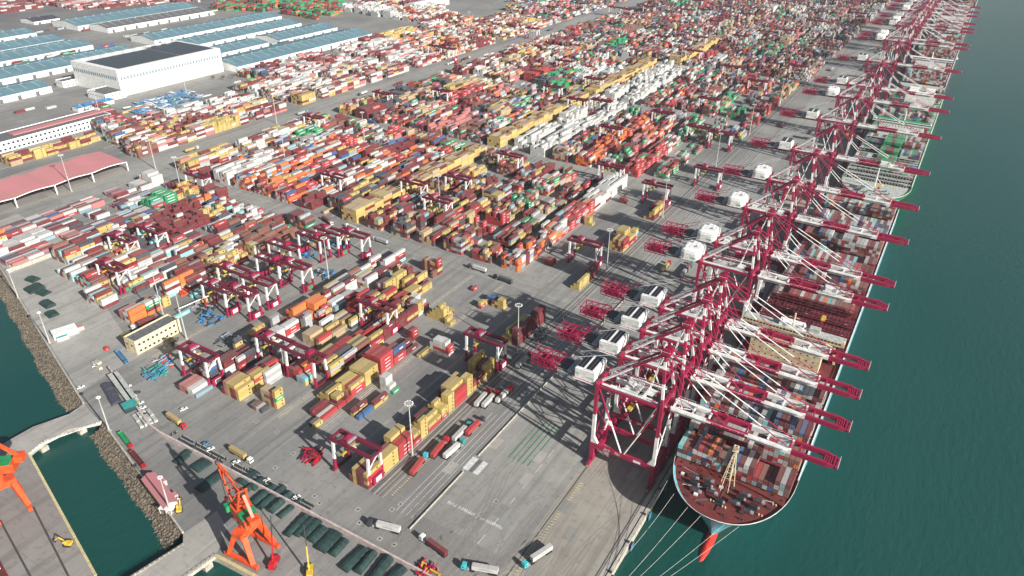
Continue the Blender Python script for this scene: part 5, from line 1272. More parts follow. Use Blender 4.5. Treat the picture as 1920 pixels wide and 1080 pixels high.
place_truck((-96.6,185.8), (-112.1,182.0), 'dark_metal', 'w', 'dark cabbed truck hauling a lettered white box past the corner of the yard', 'MAERSK')
place_truck((-68.9,185.9), (-85.1,188.3), 'crane_white', 'm', 'white cabbed truck hauling a maroon box on the lower apron')
place_truck((-43.2,190.7), (-58.8,185.1), 'cyan', 'w', 'cyan cabbed truck with white box at the bottom edge', 'MAERSK')
place_truck((-30.0,215.1), (-35.4,200.3), 'cyan', 'w', 'cyan cabbed truck with cream box beside the pale apron strip', 'MAERSK')
place_truck((-266.3,182.2), (-248.0,180.4), 'carred', 'y', 'maroon cabbed truck with yellow box near the wall end')
place_truck((-212.5,181.9), (-194.8,181.2), 'crane_white', 'y', 'white cabbed truck with yellow box along the motorcycle row')
place_truck((-114.7,216.3), (-117.5,234.3), 'cyan', 'r', 'cyan cabbed truck with red box just right of the rail mast')
place_truck((-114.3,240.2), (-115.4,250.7), 'carred', 'r', 'truck with red box parked between two white ones')
place_truck((-108.0,235.4), (-106.8,254.0), 'teal', 'w', 'teal cabbed truck with white box nearest the barrier')
place_truck((-111.6,252.0), (-111.9,267.8), 'teal', 'w', 'teal cabbed truck carrying the upper white box of the queue')
place_truck((-108.3,259.3), (-108.0,275.8), 'dark_metal', 'r', 'truck with red box heading the apron queue')
place_truck((-117.1,328.9), (-116.7,345.9), 'dark_metal', 's', 'truck with silver box under the quay crane houses')
place_truck((-200.7,426.5), (-219.8,426.9), 'dark_metal', 'w', 'dark truck with white box on the main cross road')
place_truck((-173.0,422.0), (-193.1,423.2), 'black', 'k', 'black truck with dark tarped load on the main cross road')
place_truck((-339.3,428.8), (-353.8,431.2), 'crane_white', 'w', 'truck with white tank at the upper cross road')
place_truck((-297.8,423.3), (-317.2,424.2), 'grey_metal', 's', 'grey truck with silver box on the cross road by blue scrap')
place_truck((-348.9,429.1), (-338.7,407.9), 'dark_metal', 'm', 'truck with maroon box turning into the cross road')
place_truck((-361.9,248.0), (-364.2,228.7), 'crane_white', 'm', 'white cabbed truck with maroon box behind the cream building')
place_truck((-388.1,433.5), (-367.2,426.5), 'crane_white', 'm', 'white cabbed truck with maroon box at the block corner')
place_truck((-601.2,876.6), (-601.8,906.8), 'cyan', 'w', 'cyan cabbed truck with white box on the far upper road')
for i, (a_, b_, c_) in enumerate([((-118.1,286.6), (-119.1,299.3), 'leftmost'), ((-113.8,287.0), (-114.1,301.1), 'middle'), ((-109.2,297.0), (-109.1,309.2), 'rightmost')]):
    place_truck(a_, b_, 'carred', 'w', 'red truck with white box, %s of three queuing side by side beside the tracks' % c_)
rt2 = random.Random(44); ft = []
for i in range(9): ft.append(((-640+rt2.uniform(4, 24), rt2.uniform(420, 1500)), math.pi/2*rt2.choice([1, -1])))
for y in (675, 925, 1179): 
    for i in range(4): ft.append(((rt2.uniform(-560, -110), y+rt2.uniform(-5, 5)), rt2.choice([0, math.pi])))
for i in range(7): ft.append(((rt2.choice([-104, -98, -86, -70]), rt2.uniform(420, 1300)), math.pi/2))
ft.sort(key=lambda q: math.hypot(q[0][0]-75, q[0][1]))
for i, (p, a_) in enumerate(ft):
    place_truck((p[0]-14*math.cos(a_), p[1]-14*math.sin(a_)), p, rt2.choice(['cyan', 'crane_white', 'carred', 'dark_metal']), rt2.choice('wwmrsyb'), 'small distant truck on the far roads, %s nearest of them' % (ORD[i] if i else 'very'))
def small_truck(tail, head, body, label, load=None):
    ang = math.atan2(head[1]-tail[1], head[0]-tail[0]); L = math.hypot(head[0]-tail[0], head[1]-tail[1])
    r = empty('lorry', (tail[0], tail[1], 0), ang, label, 'truck', 'small lorries by the seawall')
    b = MB(); b.box(L-2.0, L, -1.15, 1.15, 0.7, 2.8, body); b.box(L-0.02, L+0.04, -1, 1, 1.7, 2.5, 'glass'); b.build('cab', r)
    b = MB(); b.box(0, L-2.3, -1.2, 1.2, 0.9, 1.2, 'dark_metal')
    for y in (-1.2, 1.12): b.box(0, L-2.3, y, y+0.08, 1.2, 2.3, load or body)
    for x in (0, L-2.4): b.box(x, x+0.08, -1.1, 1.1, 1.2, 2.3, load or body)
    b.box(0.1, L-2.5, -1.1, 1.1, 1.25, 1.5, load or body); b.build('cargo_bed', r)
    for x in (0.9, 2.0, L-1.2):
        for s in (-1, 1):
            b = MB(); b.tube((x, s*0.85, 0.5), (x, s*1.15, 0.5), 0.5, 'tyre', 8); b.build('wheel', r)
small_truck((-274.1,158.3), (-258.2,154.3), 'carred', 'red lorry with green bed parked along the basin wall', 'green')
small_truck((-255.2,152.2), (-238.3,148.4), 'carred', 'red lorry with rusty brown bed behind the green one', 'deckred')
small_truck((-347.9,205.9), (-330.7,201.3), 'steelblue', 'blue lorry on the open road below the cream building', 'steelblue')
def car(colour):
    r = empty('car', (0, 0, 0)); b = MB()
    b.add([(-2.2, -0.9, 0.35), (2.2, -0.9, 0.35), (2.2, 0.9, 0.35), (-2.2, 0.9, 0.35), (-2.2, -0.85, 0.95), (-1.9, -0.85, 1.0), (0.9, -0.85, 1.0), (2.1, -0.8, 0.8), (-2.2, 0.85, 0.95), (-1.9, 0.85, 1.0), (0.9, 0.85, 1.0), (2.1, 0.8, 0.8)],
          [(0, 1, 7, 6, 5, 4), (3, 8, 9, 10, 11, 2), (0, 4, 8, 3), (1, 2, 11, 7), (4, 5, 9, 8), (5, 6, 10, 9), (6, 7, 11, 10)], colour)
    b.add([(-1.5, -0.7, 1.48), (0.1, -0.7, 1.48), (0.1, 0.7, 1.48), (-1.5, 0.7, 1.48)], [(0, 1, 2, 3)], colour); b.build('body', r)
    b = MB(); b.add([(-2.0, -0.8, 1.0), (0.95, -0.8, 1.0), (0.95, 0.8, 1.0), (-2.0, 0.8, 1.0), (-1.5, -0.7, 1.47), (0.1, -0.7, 1.47), (0.1, 0.7, 1.47), (-1.5, 0.7, 1.47)], [(0, 1, 5, 4), (1, 2, 6, 5), (2, 3, 7, 6), (3, 0, 4, 7)], 'glass'); b.build('window', r)
    for x in (-1.35, 1.4):
        for s in (-1, 1):
            b = MB(); b.tube((x, s*0.7, 0.33), (x, s*0.92, 0.33), 0.33, 'tyre', 8); b.build('wheel', r)
    return r
CW_ = car('white'); collect(CW_); CD = car('dark_metal'); collect(CD); CB = car('steelblue'); collect(CB)
cars = [((-309.5,187.2), 'w', 'first white car in the row beside the long wall'), ((-298.6,182.9), 'w', 'second white car in the row beside the long wall'), ((-294.2,180.9), 'w', 'third white car in the row beside the long wall'), ((-289.0,181.2), 'w', 'white car after the third along the wall'),
        ((-284.0,179.1), 'w', 'white car at the lower end of the wall row'), ((-262.6,191.3), 'w', 'lone white car on the open yard near white ended stack'), ((-227.2,178.3), 'b', 'blue car beside the motorcycle row'), ((-221.4,176.8), 'w', 'white car next to the blue one'),
        ((-201.4,177.1), 'w', 'white car below the yellow box truck'), ((-177.6,176.1), 'w', 'white car amid the motorcycles'), ((-155.5,175.9), 'w', 'white car at the lower end of the motorcycle row'), ((-333.0,171.7), 'w', 'white car by the left seawall'), ((-299.2,186.2), 'd', 'dark car in the row beside the long wall'),
        ((-277.6,176.3), 'd', 'dark car at the lower end of the wall row'), ((-346.4,190.0), 'w', 'white van like car on the road bend')]
fst = {}
WALLA, WALLB, WALLC = (-335.6,192.1), (-265.1,170.8), (-68.8,172.5)
wdir = math.atan2(WALLB[1]-WALLA[1], WALLB[0]-WALLA[0])
for p, k, l in cars:
    src = {'w': CW_, 'd': CD, 'b': CB}[k]
    o = src if k not in fst else tree_copy(src); fst[k] = 1
    o.location = (p[0], p[1], 0); o.rotation_euler = (0, 0, wdir+math.pi/2); tag(o, l, 'car', 'parked cars along the wall')
# motorcycles along the wall
r = empty('motorcycle', (0, 0, 0)); b = MB(); b.tube((-0.65, 0, 0.32), (-0.65, 0.1, 0.32), 0.32, 'tyre', 8); b.tube((0.65, 0, 0.32), (0.65, 0.1, 0.32), 0.32, 'tyre', 8); b.build('wheel', r)
b = MB(); b.box(-0.7, 0.2, -0.15, 0.2, 0.6, 0.95, 'dark_metal'); b.beam((0.2, 0, 0.7), (0.6, 0, 1.1), 0.25, 0.3, 'deckgrey'); b.box(0.5, 0.6, -0.35, 0.4, 1.05, 1.12, 'grey_metal'); b.build('body', r); collect(r)
dv = (WALLC[0]-WALLB[0], WALLC[1]-WALLB[1]); DL = math.hypot(*dv); ux, uy = dv[0]/DL, dv[1]/DL; nxw, nyw = -uy, ux
rm = random.Random(6); first = True; k = 0
for i in range(120):
    t = 16+i*0.95
    if t > DL*0.62 or abs(t % 41-20) < 2.4: continue
    for q in (2.4, 4.6):
        if rm.random() < 0.15: continue
        o = r if first else tree_copy(r); first = False
        o.location = (WALLB[0]+ux*t+nxw*q, WALLB[1]+uy*t+nyw*q, 0); o.rotation_euler = (0, 0, math.atan2(nyw, nxw)+rm.uniform(-.15, .15))
        tag(o, 'small dark motorcycle parked in the long double row behind the concrete wall', 'motorcycle', 'motorcycles parked in rows along the wall')
# ------------------------------------------------------------------ walls, barriers, rails, markings
def wall(pts, w_, h, m_, label, name='wall', cat='wall'):
    b = MB()
    for i in range(len(pts)-1):
        b.beam((pts[i][0], pts[i][1], h/2), (pts[i+1][0], pts[i+1][1], h/2), w_, h, m_)
    o = b.build(name); return tag(o, label, cat)
wall([(-335.6,192.1), WALLB, (-255.4,169.9), WALLC, (-39.7,169.5)], 0.9, 2.6, 'pinkwall', 'long pale concrete wall dividing motorcycles from green tarped piles')
wall([(-518.4,227.3), (-517.0,263.6)], 3.0, 3.2, 'kerbstone', 'low cream wall at the left beside dark piles')
wall([(-94, 190), (-94, 236)], 0.4, 0.9, 'kerbstone', 'lower length of white roadside barrier before the white and black squares', 'barrier', 'barrier')
wall([(-94, 250), (-94, 460)], 0.4, 0.9, 'kerbstone', 'upper length of white barrier running under the crane shadows', 'barrier', 'barrier')
for i, (a_, b_) in enumerate([((-531.6,228.3), (-434.5,198.8)), ((-434.5,198.8), (-317.2,163.5)), ((-290.3,158.9), (-184.9,130.9))]):
    wall([a_, b_], 0.9, 1.0, 'kerbstone', ['low parapet of the seawall, upper left length', 'low parapet of the seawall down to the upper link bridge', 'low parapet along the basin side of the yard'][i], 'parapet', 'parapet')
def rails(xs, y0, y1, m_='railsteel', w_=0.35, z=0.012):
    b = MB()
    for x in xs: b.add([(x-w_/2, y0, z), (x+w_/2, y0, z), (x+w_/2, y1, z), (x-w_/2, y1, z)], [(0, 1, 2, 3)], m_)
    return b
structure('crane_rail', rails((-40, -5.6), 70, 3190, 'railsteel', 0.6, 0.02))
structure('track', rails((-126.6, -125.4, -122.8, -120.6), 199, 3000, 'railsteel', 0.55, 0.016))
b = rails((-127.5, -118.6, -124.1), 199, 3000, 'deckgrey', 0.35, 0.018); structure('track_kerb', b)
b = MB()
for k in range(1, 24):
    for s in (-1.6, 25.1):
        x = -151.2-28.4*k+s
        for y0, y1 in ((215 if k < 9 else 250, 418), (440, 655), (690, 904), (940, 1162)):
            b.add([(x-0.8, y0, 0.01), (x+0.8, y0, 0.01), (x+0.8, y1, 0.01), (x-0.8, y1, 0.01)], [(0, 1, 2, 3)], 'kerbstone'); b.add([(x-0.2, y0, 0.02), (x+0.2, y0, 0.02), (x+0.2, y1, 0.02), (x-0.2, y1, 0.02)], [(0, 1, 2, 3)], 'railsteel')
structure('crane_runway', b)
b = MB()
for k in range(5):
    x = -107.5+k*3.1
    b.add([(x, 196, 0.014), (x+0.25, 196, 0.014), (x+0.25, 900, 0.014), (x, 900, 0.014)], [(0, 1, 2, 3)], 'paintwhite')
for y in np.arange(90, 262, 1.9):
    b.add([(-38.3, y, 0.014), (-36.4, y+0.5, 0.014), (-36.4, y+1.1, 0.014), (-38.3, y+0.6, 0.014)], [(0, 1, 2, 3)], 'paintyellow')
za, zb = (-88.7,214.4), (-56.6,214.5)
for i in range(30):
    t = i/29; x = za[0]+(zb[0]-za[0])*t; y = (za[1]+zb[1])/2
    b.add([(x, y-0.9, 0.014), (x+0.55, y-0.9, 0.014), (x+0.55, y+0.9, 0.014), (x, y+0.9, 0.014)], [(0, 1, 2, 3)], 'paintwhite')
for x, m_, w_ in ((-96.3, 'paintwhite', 3.6), (-92.3, 'slateroof', 2.2), (-89.6, 'paintwhite', 3.2)):
    b.add([(x, 238, 0.018), (x+w_, 238, 0.018), (x+w_, 248.5, 0.018), (x, 248.5, 0.018)], [(0, 1, 2, 3)], m_)
for k in range(5):
    x = -80+k*3.0
    for y0 in (258,):
        b.add([(x, y0, 0.016), (x+0.7, y0, 0.016), (x+0.7, y0+38, 0.016), (x, y0+38, 0.016)], [(0, 1, 2, 3)], 'paintgreen')
for k in range(12):
    x = -61.5; b.add([(x, 130+k*14, 0.014), (x+0.3, 130+k*14, 0.014), (x+0.3, 137+k*14, 0.014), (x, 137+k*14, 0.014)], [(0, 1, 2, 3)], 'paintwhite')
for k in range(30):
    b.add([(-118+k*0.9, 0+ 205, 0.014), (-117.6+k*0.9, 205, 0.014), (-117.6+k*0.9, 205.1, 0.014), (-118+k*0.9, 205.1, 0.014)], [(0, 1, 2, 3)], 'paintwhite')
for i in range(34):
    y = 203+i*1.5; b.add([(-116.2, y, 0.015), (-115.0, y, 0.015), (-115.0, y+0.6, 0.015), (-116.2, y+0.6, 0.015)], [(0, 1, 2, 3)], 'paintyellow')
structure('road_markings', b)
b = MB(); rt = random.Random(12)          # tyre tracks worn into the paving
for i in range(230):
    zone = rt.random()
    if zone < 0.45: x, y, a_ = rt.uniform(-88, -8), rt.uniform(90, 700), rt.gauss(math.pi/2, 0.04)
    elif zone < 0.75: x, y, a_ = rt.uniform(-100, -45), rt.uniform(120, 200), rt.gauss(math.pi/2, 0.4)
    else: x, y, a_ = rt.uniform(-420, -100), rt.uniform(421, 435), rt.gauss(0, 0.05)
    kk = rt.gauss(0, 0.004); L = rt.uniform(12, 60); n = 8; st = L/n; w_ = rt.uniform(0.25, 0.5); z = 0.021+0.0004*(i % 20)
    for off in (-1, 1):
        px_, py_, an = x+off*math.sin(a_), y-off*math.cos(a_), a_
        for q in range(n):
            nx_, ny_ = px_+math.cos(an)*st, py_+math.sin(an)*st
            b.strip((px_, py_), (nx_, ny_), w_, z, 'tyremark'); px_, py_ = nx_, ny_; an += kk*st
structure('tyre_tracks', b)
b = MB()                                    # repaired slabs
for i in range(60):
    x, y = rt.uniform(-120, -8), rt.uniform(80, 620); b.add([(x, y, 0.0202), (x+rt.choice([4, 5, 8]), y, 0.0202), (x+rt.choice([4, 5, 8]), y+rt.uniform(5, 14), 0.0202), (x, y+9, 0.0202)][:0] or [(x, y, 0.0195+i*1e-5), (x+5, y, 0.0195+i*1e-5), (x+5, y+9, 0.0195+i*1e-5), (x, y+9, 0.0195+i*1e-5)], [(0, 1, 2, 3)], 'yard' if i % 3 else 'bridgedeck')
structure('repair_patches', b)
# manholes
rm = random.Random(8); b = MB()
for i, p in enumerate([(-181.0,185.6), (-148.7,181.8), (-167.1,178.7), (-143.3,179.6), (-117.6,180.5), (-102.8,178.1), (-94.7,179.0), (-108.2,200.6), (-109.6,195.6), (-68.3,227.6), (-124.0,186.6), (-218.8,206.4), (-201.5,206.3), (-181.0,198.6)]):
    b.box(p[0]-1.3, p[0]+1.3, p[1]-1.3, p[1]+1.3, 0.0, 0.03, 'bridgedeck'); b.box(p[0]-0.45, p[0]+0.45, p[1]-0.45, p[1]+0.45, 0.03, 0.06, 'black')
structure('manhole_cover', b)
# quay edge: coping, service trench, fenders and bollards
b = MB(); b.box(-1.5, 0.25, 66, 3190, 0.0, 0.28, 'kerbstone'); b.box(-4.2, -2.2, 66, 3190, 0.006, 0.012, 'bridgedeck'); b.box(-2.1, -1.7, 66, 3190, 0.006, 0.016, 'black'); b.box(-4.7, -4.4, 66, 3190, 0.006, 0.016, 'railsteel')
structure('quay_edge', b)
b0 = MB()
b0.box(0.26, 1.3, -1.3, 1.3, -4.2, -0.3, 'fender'); b0.box(1.3, 1.5, -1.6, 1.6, -4.4, -0.2, 'steelblue')
me = b0.mesh('fender')
for i in range(24):
    o = bpy.data.objects.new('fender', me); COL.objects.link(o); o.location = (0, 172+i*22.5, 0); tag(o, 'black rubber fender with blue face panel hanging from the quay edge', 'fender', 'fenders along the quay wall')
b0 = MB(); b0.tube((0, 0, 0), (0, 0, 0.55), 0.28, 'dark_metal', 10); b0.tube((0, 0, 0.55), (0, 0, 0.8), 0.5, 'dark_metal', 10); b0.box(-0.7, 0.7, -0.7, 0.7, -0.02, 0.06, 'dark_metal')
me = b0.mesh('bollard')
for i in range(24):
    o = bpy.data.objects.new('bollard', me); COL.objects.link(o); o.location = (-0.7, 178+i*20.3, 0.28); tag(o, 'dark iron mooring bollard on the pale quay coping', 'bollard', 'bollards along the quay edge')
# railings of the link bridges and saw-tooth fender beam of the pier
def railing(p, q, label, m_='crane_white'):
    L = math.hypot(q[0]-p[0], q[1]-p[1]); n = max(2, int(L/2.2)); b = MB()
    for i in range(n+1):
        t = i/n; x, y = p[0]+(q[0]-p[0])*t, p[1]+(q[1]-p[1])*t; b.box(x-0.14, x+0.14, y-0.14, y+0.14, 0.01, 1.25, m_)
    for z in (0.6, 1.2): b.beam((p[0], p[1], z), (q[0], q[1], z), 0.1, 0.1, m_)
    b.beam((p[0], p[1], 0.12), (q[0], q[1], 0.12), 0.5, 0.22, m_)
    tag(b.build('railing'), label, 'railing')
railing((-292.8,158.9), (-303.8,131.9), 'white railing on the basin side of the upper link bridge'); railing((-303.8,131.9), (-301.2,122.6), 'short slanted white railing where the upper link bridge meets the pier')
railing((-179.0,126.3), (-183.6,99.6), 'dark railing on the upper side of the lower link bridge', 'kerbstone'); railing((-160.8,130.3), (-162.6,114.3), 'dark railing on the lower side of the lower link bridge', 'kerbstone')
b = MB(); p, q = (-301.2,122.6), (-195.9,94.0); L = math.hypot(q[0]-p[0], q[1]-p[1]); n = int(L/1.5); ux2, uy2 = (q[0]-p[0])/L, (q[1]-p[1])/L
for i in range(n): b.beam((p[0]+ux2*i*1.5, p[1]+uy2*i*1.5, 0.1), (p[0]+ux2*(i*1.5+0.8), p[1]+uy2*(i*1.5+0.8), 0.1), 1.2, 0.5, 'paintyellow')
tag(b.build('kerb'), 'toothed yellowish kerb along the basin edge of the pier', 'kerb')
b = MB(); p, q = (-160.8,130.3), (-129.7,132.4); b.beam((p[0], p[1], 0.3), (q[0], q[1], 0.3), 1.6, 0.7, 'paintyellow'); tag(b.build('kerb'), 'yellowish kerb below the orange crane at the lower basin', 'kerb')
# pier crane rails
structure('pier_rail', (lambda b: (b.strip((-262.3,102.7), (-206.4,87.5), 0.9, 0.02, 'railsteel'), b.strip((-267.3,89.4), (-218.4,78.0), 0.9, 0.02, 'railsteel'), b)[2])(MB()))
# ------------------------------------------------------------------ orange level-luffing cranes
def luffing(loc, rz, slew, lab, sc=1.32):
    r = empty('harbour_crane', (loc[0], loc[1], 0), rz, lab, 'harbour crane', 'orange slewing harbour cranes'); O = 'orange'; r.scale = (sc, sc, sc)
    for sx in (-1, 1):
        b = MB(); b.box(sx*5.2-0.7, sx*5.2+0.7, -7.5, 7.5, 0.5, 2.0, O)
        for k in (-6.5, -4.8, 4.8, 6.5): b.tube((sx*5.2-0.3, k, 0.5), (sx*5.2+0.3, k, 0.5), 0.5, 'dark_metal', 8)
        b.build('bogie_beam', r)
        for sy in (-1, 1):
            b = MB(); b.beam((sx*5.2, sy*5.5, 2), (sx*3.6, sy*1.9, 12), 1.6, 1.3, O, 1.9, 1.7); b.build('leg', r)
    b = MB(); b.box(-5, 5, -2.2, 2.2, 11, 13.5, O); b.tube((0, 0, 13.5), (0, 0, 18), 2.4, O, 14, 1.9); b.build('portal', r)
    s = empty('upper', (0, 0, 0), slew) if False else None
    cs, sn = math.cos(slew), math.sin(slew)
    def rot(b):
        b.v = [(x*cs-y*sn, x*sn+y*cs, z) for x, y, z in b.v]; return b
    b = MB(); b.tube((0, 0, 18), (0, 0, 19), 3.4, O, 18); b.prism([(-8, -2.6), (3, -3.2), (4.5, 0), (3, 3.2), (-8, 2.6)], 19, 22.6, O); p = rot(b).build('machine_house', r)
    b = MB(); b.box(-7, -2.5, -2.8, 2.8, 22.65, 22.9, 'green'); rot(b).build('roof_panel', p)
    b = MB(); b.box(3.2, 5.4, 2.4, 4.4, 19.5, 22, 'green'); b.box(5.38, 5.45, 2.6, 4.2, 20.2, 21.6, 'glass'); rot(b).build('operator_cab', r)
    b = MB()
    for y in (-2, 2):
        b.beam((-1, y, 22.6), (-4.5, y*0.6, 33), 0.7, 0.6, O); b.beam((2.5, y, 22.6), (-4.5, y*0.6, 33), 0.6, 0.5, O)
    for z in (25.5, 29, 32.6): b.beam((-2-(z-22)*0.2, -1.8, z), (-2-(z-22)*0.2, 1.8, z), 0.4, 0.4, O)
    rot(b).build('a_frame', r)
    b = MB(); J = (15, 0, 28.6)
    for y in (-1.6, 1.6): b.beam((3.5, y, 21), (J[0], y*0.45, J[2]), 0.9, 1.1, O, 0.6, 0.7)
    for t in (0.2, 0.4, 0.6, 0.8): b.beam((3.5+11.5*t, -1.5*(1-t*0.5), 21+7.6*t), (3.5+11.5*t, 1.5*(1-t*0.5), 21+7.6*t), 0.4, 0.4, O)
    b.tube((-4.5, 0.5, 33), (J[0]-2, 0.4, J[2]+0.5), 0.16, O, 4); b.tube((-4.5, -0.5, 33), (J[0]-2, -0.4, J[2]+0.5), 0.16, O, 4); b.beam((12.5, 0, 28.4), (18.6, 0, 28.8), 1.2, 1.4, O, 0.7, 0.7); b.tube((18.6, -0.6, 28.8), (18.6, 0.6, 28.8), 0.9, 'dark_metal', 10)
    rot(b).build('jib', r)
    b = MB(); b.tube((18.6, 0, 28), (18.6, 0, 12), 0.1, 'dark_metal', 4); b.box(18.0, 19.2, -0.5, 0.5, 10.5, 12, O); rot(b).build('hook_block', r)
    b = MB(); b.beam((-4.5, 0, 31), (-10, 0, 24), 1.0, 1.0, O); b.box(-11.5, -8.5, -1.8, 1.8, 22.5, 25, O); rot(b).build('counterweight', r)
c0 = (-148.2,141.0); ang0 = math.atan2(*(lambda p, q: (q[1]-p[1], q[0]-p[0]))((-160.8,130.3), (-129.7,132.4)))
jd = (-164.6,145.0); jb = (-146.1,138.5)
luffing((c0[0], c0[1]), ang0+math.pi/2, math.radians(162)-ang0-math.pi/2, 'orange harbour crane with raised jib and green cab by the lower link bridge')
c1 = (-270.9,96.4)
luffing((c1[0], c1[1]), math.atan2(uy2, ux2)+math.pi/2, 2.6, 'orange harbour crane cut by the left edge on the pier')
# ------------------------------------------------------------------ tarped piles, scrap, machines, plants
rp = random.Random(31)
def tarp(cx, cy, L, W, H, ang, label, m_='tarp', grp='dark green tarped cargo piles below the wall'):
    n, k = 8, 7; vs = []; fs = []; hr = rp.uniform(.8, 1.1)
    prof = [(-1, 0), (-0.97, .62), (-.6, .84), (0, 1), (.6, .84), (.97, .62), (1, 0)]
    for i in range(n+1):
        u = i/n*2-1; en = 1 if abs(u) < 0.99 else 0; sag = 1-0.12*(i % 2)
        for j, (v, h) in enumerate(prof):
            vs.append((u*L/2+rp.uniform(-.08, .08), v*W/2+rp.uniform(-.12, .12), max(0.02, H*hr*h*sag+rp.uniform(-.08, .08)) if 0 < j < 6 else 0.02))
    m2 = len(prof)
    for i in range(n):
        for j in range(m2-1): fs.append((i*m2+j, (i+1)*m2+j, (i+1)*m2+j+1, i*m2+j+1))
    fs.append(tuple(range(m2))); fs.append(tuple(range(n*m2+m2-1, n*m2-1, -1)))
    b = MB(); b.add(vs, fs, m_); o = b.build('tarped_pile', None, (cx, cy, 0), ang); tag(o, label, 'tarped pile', grp)
wd = math.atan2(uy, ux)
tp = [(358, 845, 9, 12, 3), (345, 858, 8, 9, 2.5), (385, 868, 12, 10, 3.2), (400, 900, 9, 14, 3), (470, 893, 10, 12, 3), (487, 905, 10, 11, 3.2), (472, 912, 6, 16, 3.2), (498, 925, 7, 17, 3.2), (513, 930, 7, 18, 3.4), (530, 940, 7, 16, 3.2), (548, 950, 7, 13, 2.8),
      (560, 982, 8, 15, 3), (575, 985, 7, 17, 3), (590, 985, 7, 14, 3), (600, 1000, 9, 9, 3), (620, 1012, 11, 14, 3.4), (640, 1024, 9, 14, 3.2), (668, 1045, 10, 14, 3.3), (690, 1052, 9, 16, 3.2), (715, 1068, 9, 16, 3.2), (740, 1080, 9, 15, 3)]
PXY = [(-229.9,170.6), (-228.5,165.0), (-215.4,168.4), (-201.4,162.2), (-187.1,174.3), (-179.5,173.6), (-181.0,169.6), (-171.2,169.9), (-166.4,170.8), (-159.8,170.6), (-153.1,170.6), (-142.3,164.4), (-138.3,165.7), (-135.0,167.7), (-129.3,165.5), (-122.2,165.3), (-115.3,165.1), (-104.9,163.9), (-98.9,165.2), (-90.6,164.7), (-83.2,165.2)]
for i, (p, t) in enumerate(zip(PXY, tp)):
    tarp(p[0]+uy*1.5, p[1]-ux*1.5, t[3]*rp.uniform(.7, 1.15), t[2]*rp.uniform(.45, .7), t[4]*rp.uniform(.5, .85), wd+math.pi/2+rp.uniform(-.12, .12), 'dark green tarped pile, %s from the upper end of the row below the wall' % (ORD[i] if i else 'first'))
P2 = [(-490.4,231.1), (-474.9,226.3), (-463.8,224.0), (-444.8,216.2), (-429.5,210.3), (-474.9,221.6)]
for i, p in enumerate(P2): tarp(p[0], p[1], 9+2*(i % 2), 7, 2.4, rp.uniform(-.2, .3), 'dark covered pile on the left quay, %s from the low cream wall' % (ORD[i] if i else 'first'), grp='dark covered piles on the left quay')
P3 = [(-318.6,180.2), (-311.0,177.6), (-303.8,174.9)]
for i, p in enumerate(P3): tarp(p[0], p[1], 8, 6, 2.2, wdir, 'black covered pile beside the grey shed, %s down the row' % ('first' if i == 0 else ORD[i]), 'darkroof', 'black covered piles left of the wall')
# grey lean-to sheds along the wall
p, q = (-327.5,189.3), (-293.4,179.6)
b = MB(); L = math.hypot(q[0]-p[0], q[1]-p[1]); b.box(0, L, -3, 3, 0, 2.6, 'grey_metal', 'deckgrey'); tag(b.build('shed', None, (p[0], p[1], 0), math.atan2(q[1]-p[1], q[0]-p[0])), 'long pale grey shed roof against the upper end of the wall', 'shed')
p = (-290.3,175.7); b = MB(); b.box(-4, 4, -4, 4, 0, 3, 'tarp', 'teal'); b.box(-4.2, 4.2, 4.02, 4.6, 2.2, 2.6, 'yellow'); tag(b.build('shed', None, (p[0], p[1], 0), wdir), 'green shed with yellow trim beside the wall', 'shed')
p = (-274.6,174.2); b = MB()
for i in range(5):
    for j in range(4): b.box(-7+i*3, -4.6+i*3, -5+j*2.6, -3+j*2.6, 0, 1.0+0.4*((i+j) % 3), 'deckgrey')
tag(b.build('scrap_heap', None, (p[0], p[1], 0), wdir), 'pale grey heap of stacked slabs beside the wall bend', 'scrap heap')
# spreader and rack heaps in the repair yard
def heap(p, n, ext, cols, label, ang=0.0, big=1.0):
    b = MB()
    for i in range(n):
        x, y = rp.uniform(-ext, ext), rp.uniform(-ext, ext)*0.8; z = rp.uniform(0.3, 2.4); a_ = rp.choice([0, math.pi/2, rp.uniform(0, 3)]); L = rp.uniform(2.5, 6.5)*big; c_ = rp.choice(cols); h = rp.uniform(0.25, 0.9)
        b.beam((x-math.cos(a_)*L/2, y-math.sin(a_)*L/2, z), (x+math.cos(a_)*L/2, y+math.sin(a_)*L/2, z), rp.uniform(0.3, 1.2)*big**1.6, h, c_)
    tag(b.build('scrap_heap', None, (p[0], p[1], 0), ang), label, 'scrap heap', 'heaps of spare steel frames in the yard')
heap((-309.1,356.4), 34, 7, ['steelblue', 'brightblue', 'dark_metal', 'greytext'], 'blue heap of folded steel frames beside a mast in the repair yard')
heap((-341.7,373.2), 20, 5, ['brightblue', 'steelblue'], 'small bright blue frame pile between green doored cranes')
heap((-333.2,401.9), 22, 6, ['brightblue', 'steelblue', 'dark_metal'], 'blue frame pile by the cross road')
heap((-329.7,265.1), 36, 8, ['brightblue', 'steelblue', 'dark_metal'], 'blue frame pile behind the white pipe')
heap((-300.3,252.1), 24, 8, ['brightblue', 'grey_metal', 'slateroof'], 'blue and grey frames in the shade behind maroon boxes')
heap((-308.1,204.8), 40, 7, ['teal', 'teal', 'steelblue'], 'teal stacked racks at the corner below the cream building')
heap((-312.9,215.2), 30, 7, ['greytext', 'grey_metal', 'brightblue', 'orange'], 'mixed grey racks with an orange frame near the dark tree')
heap((-378.0,280.3), 20, 4, ['orange', 'deckred'], 'rusty orange rack beside the turquoise box')
heap((-369.8,302.8), 16, 4, ['orange', 'yellow', 'teal'], 'orange and yellow rack among dark frames')
heap((-346.2,271.6), 40, 8, ['tarp', 'dark_metal', 'grey_metal'], 'dark frame heap at the repair yard centre')
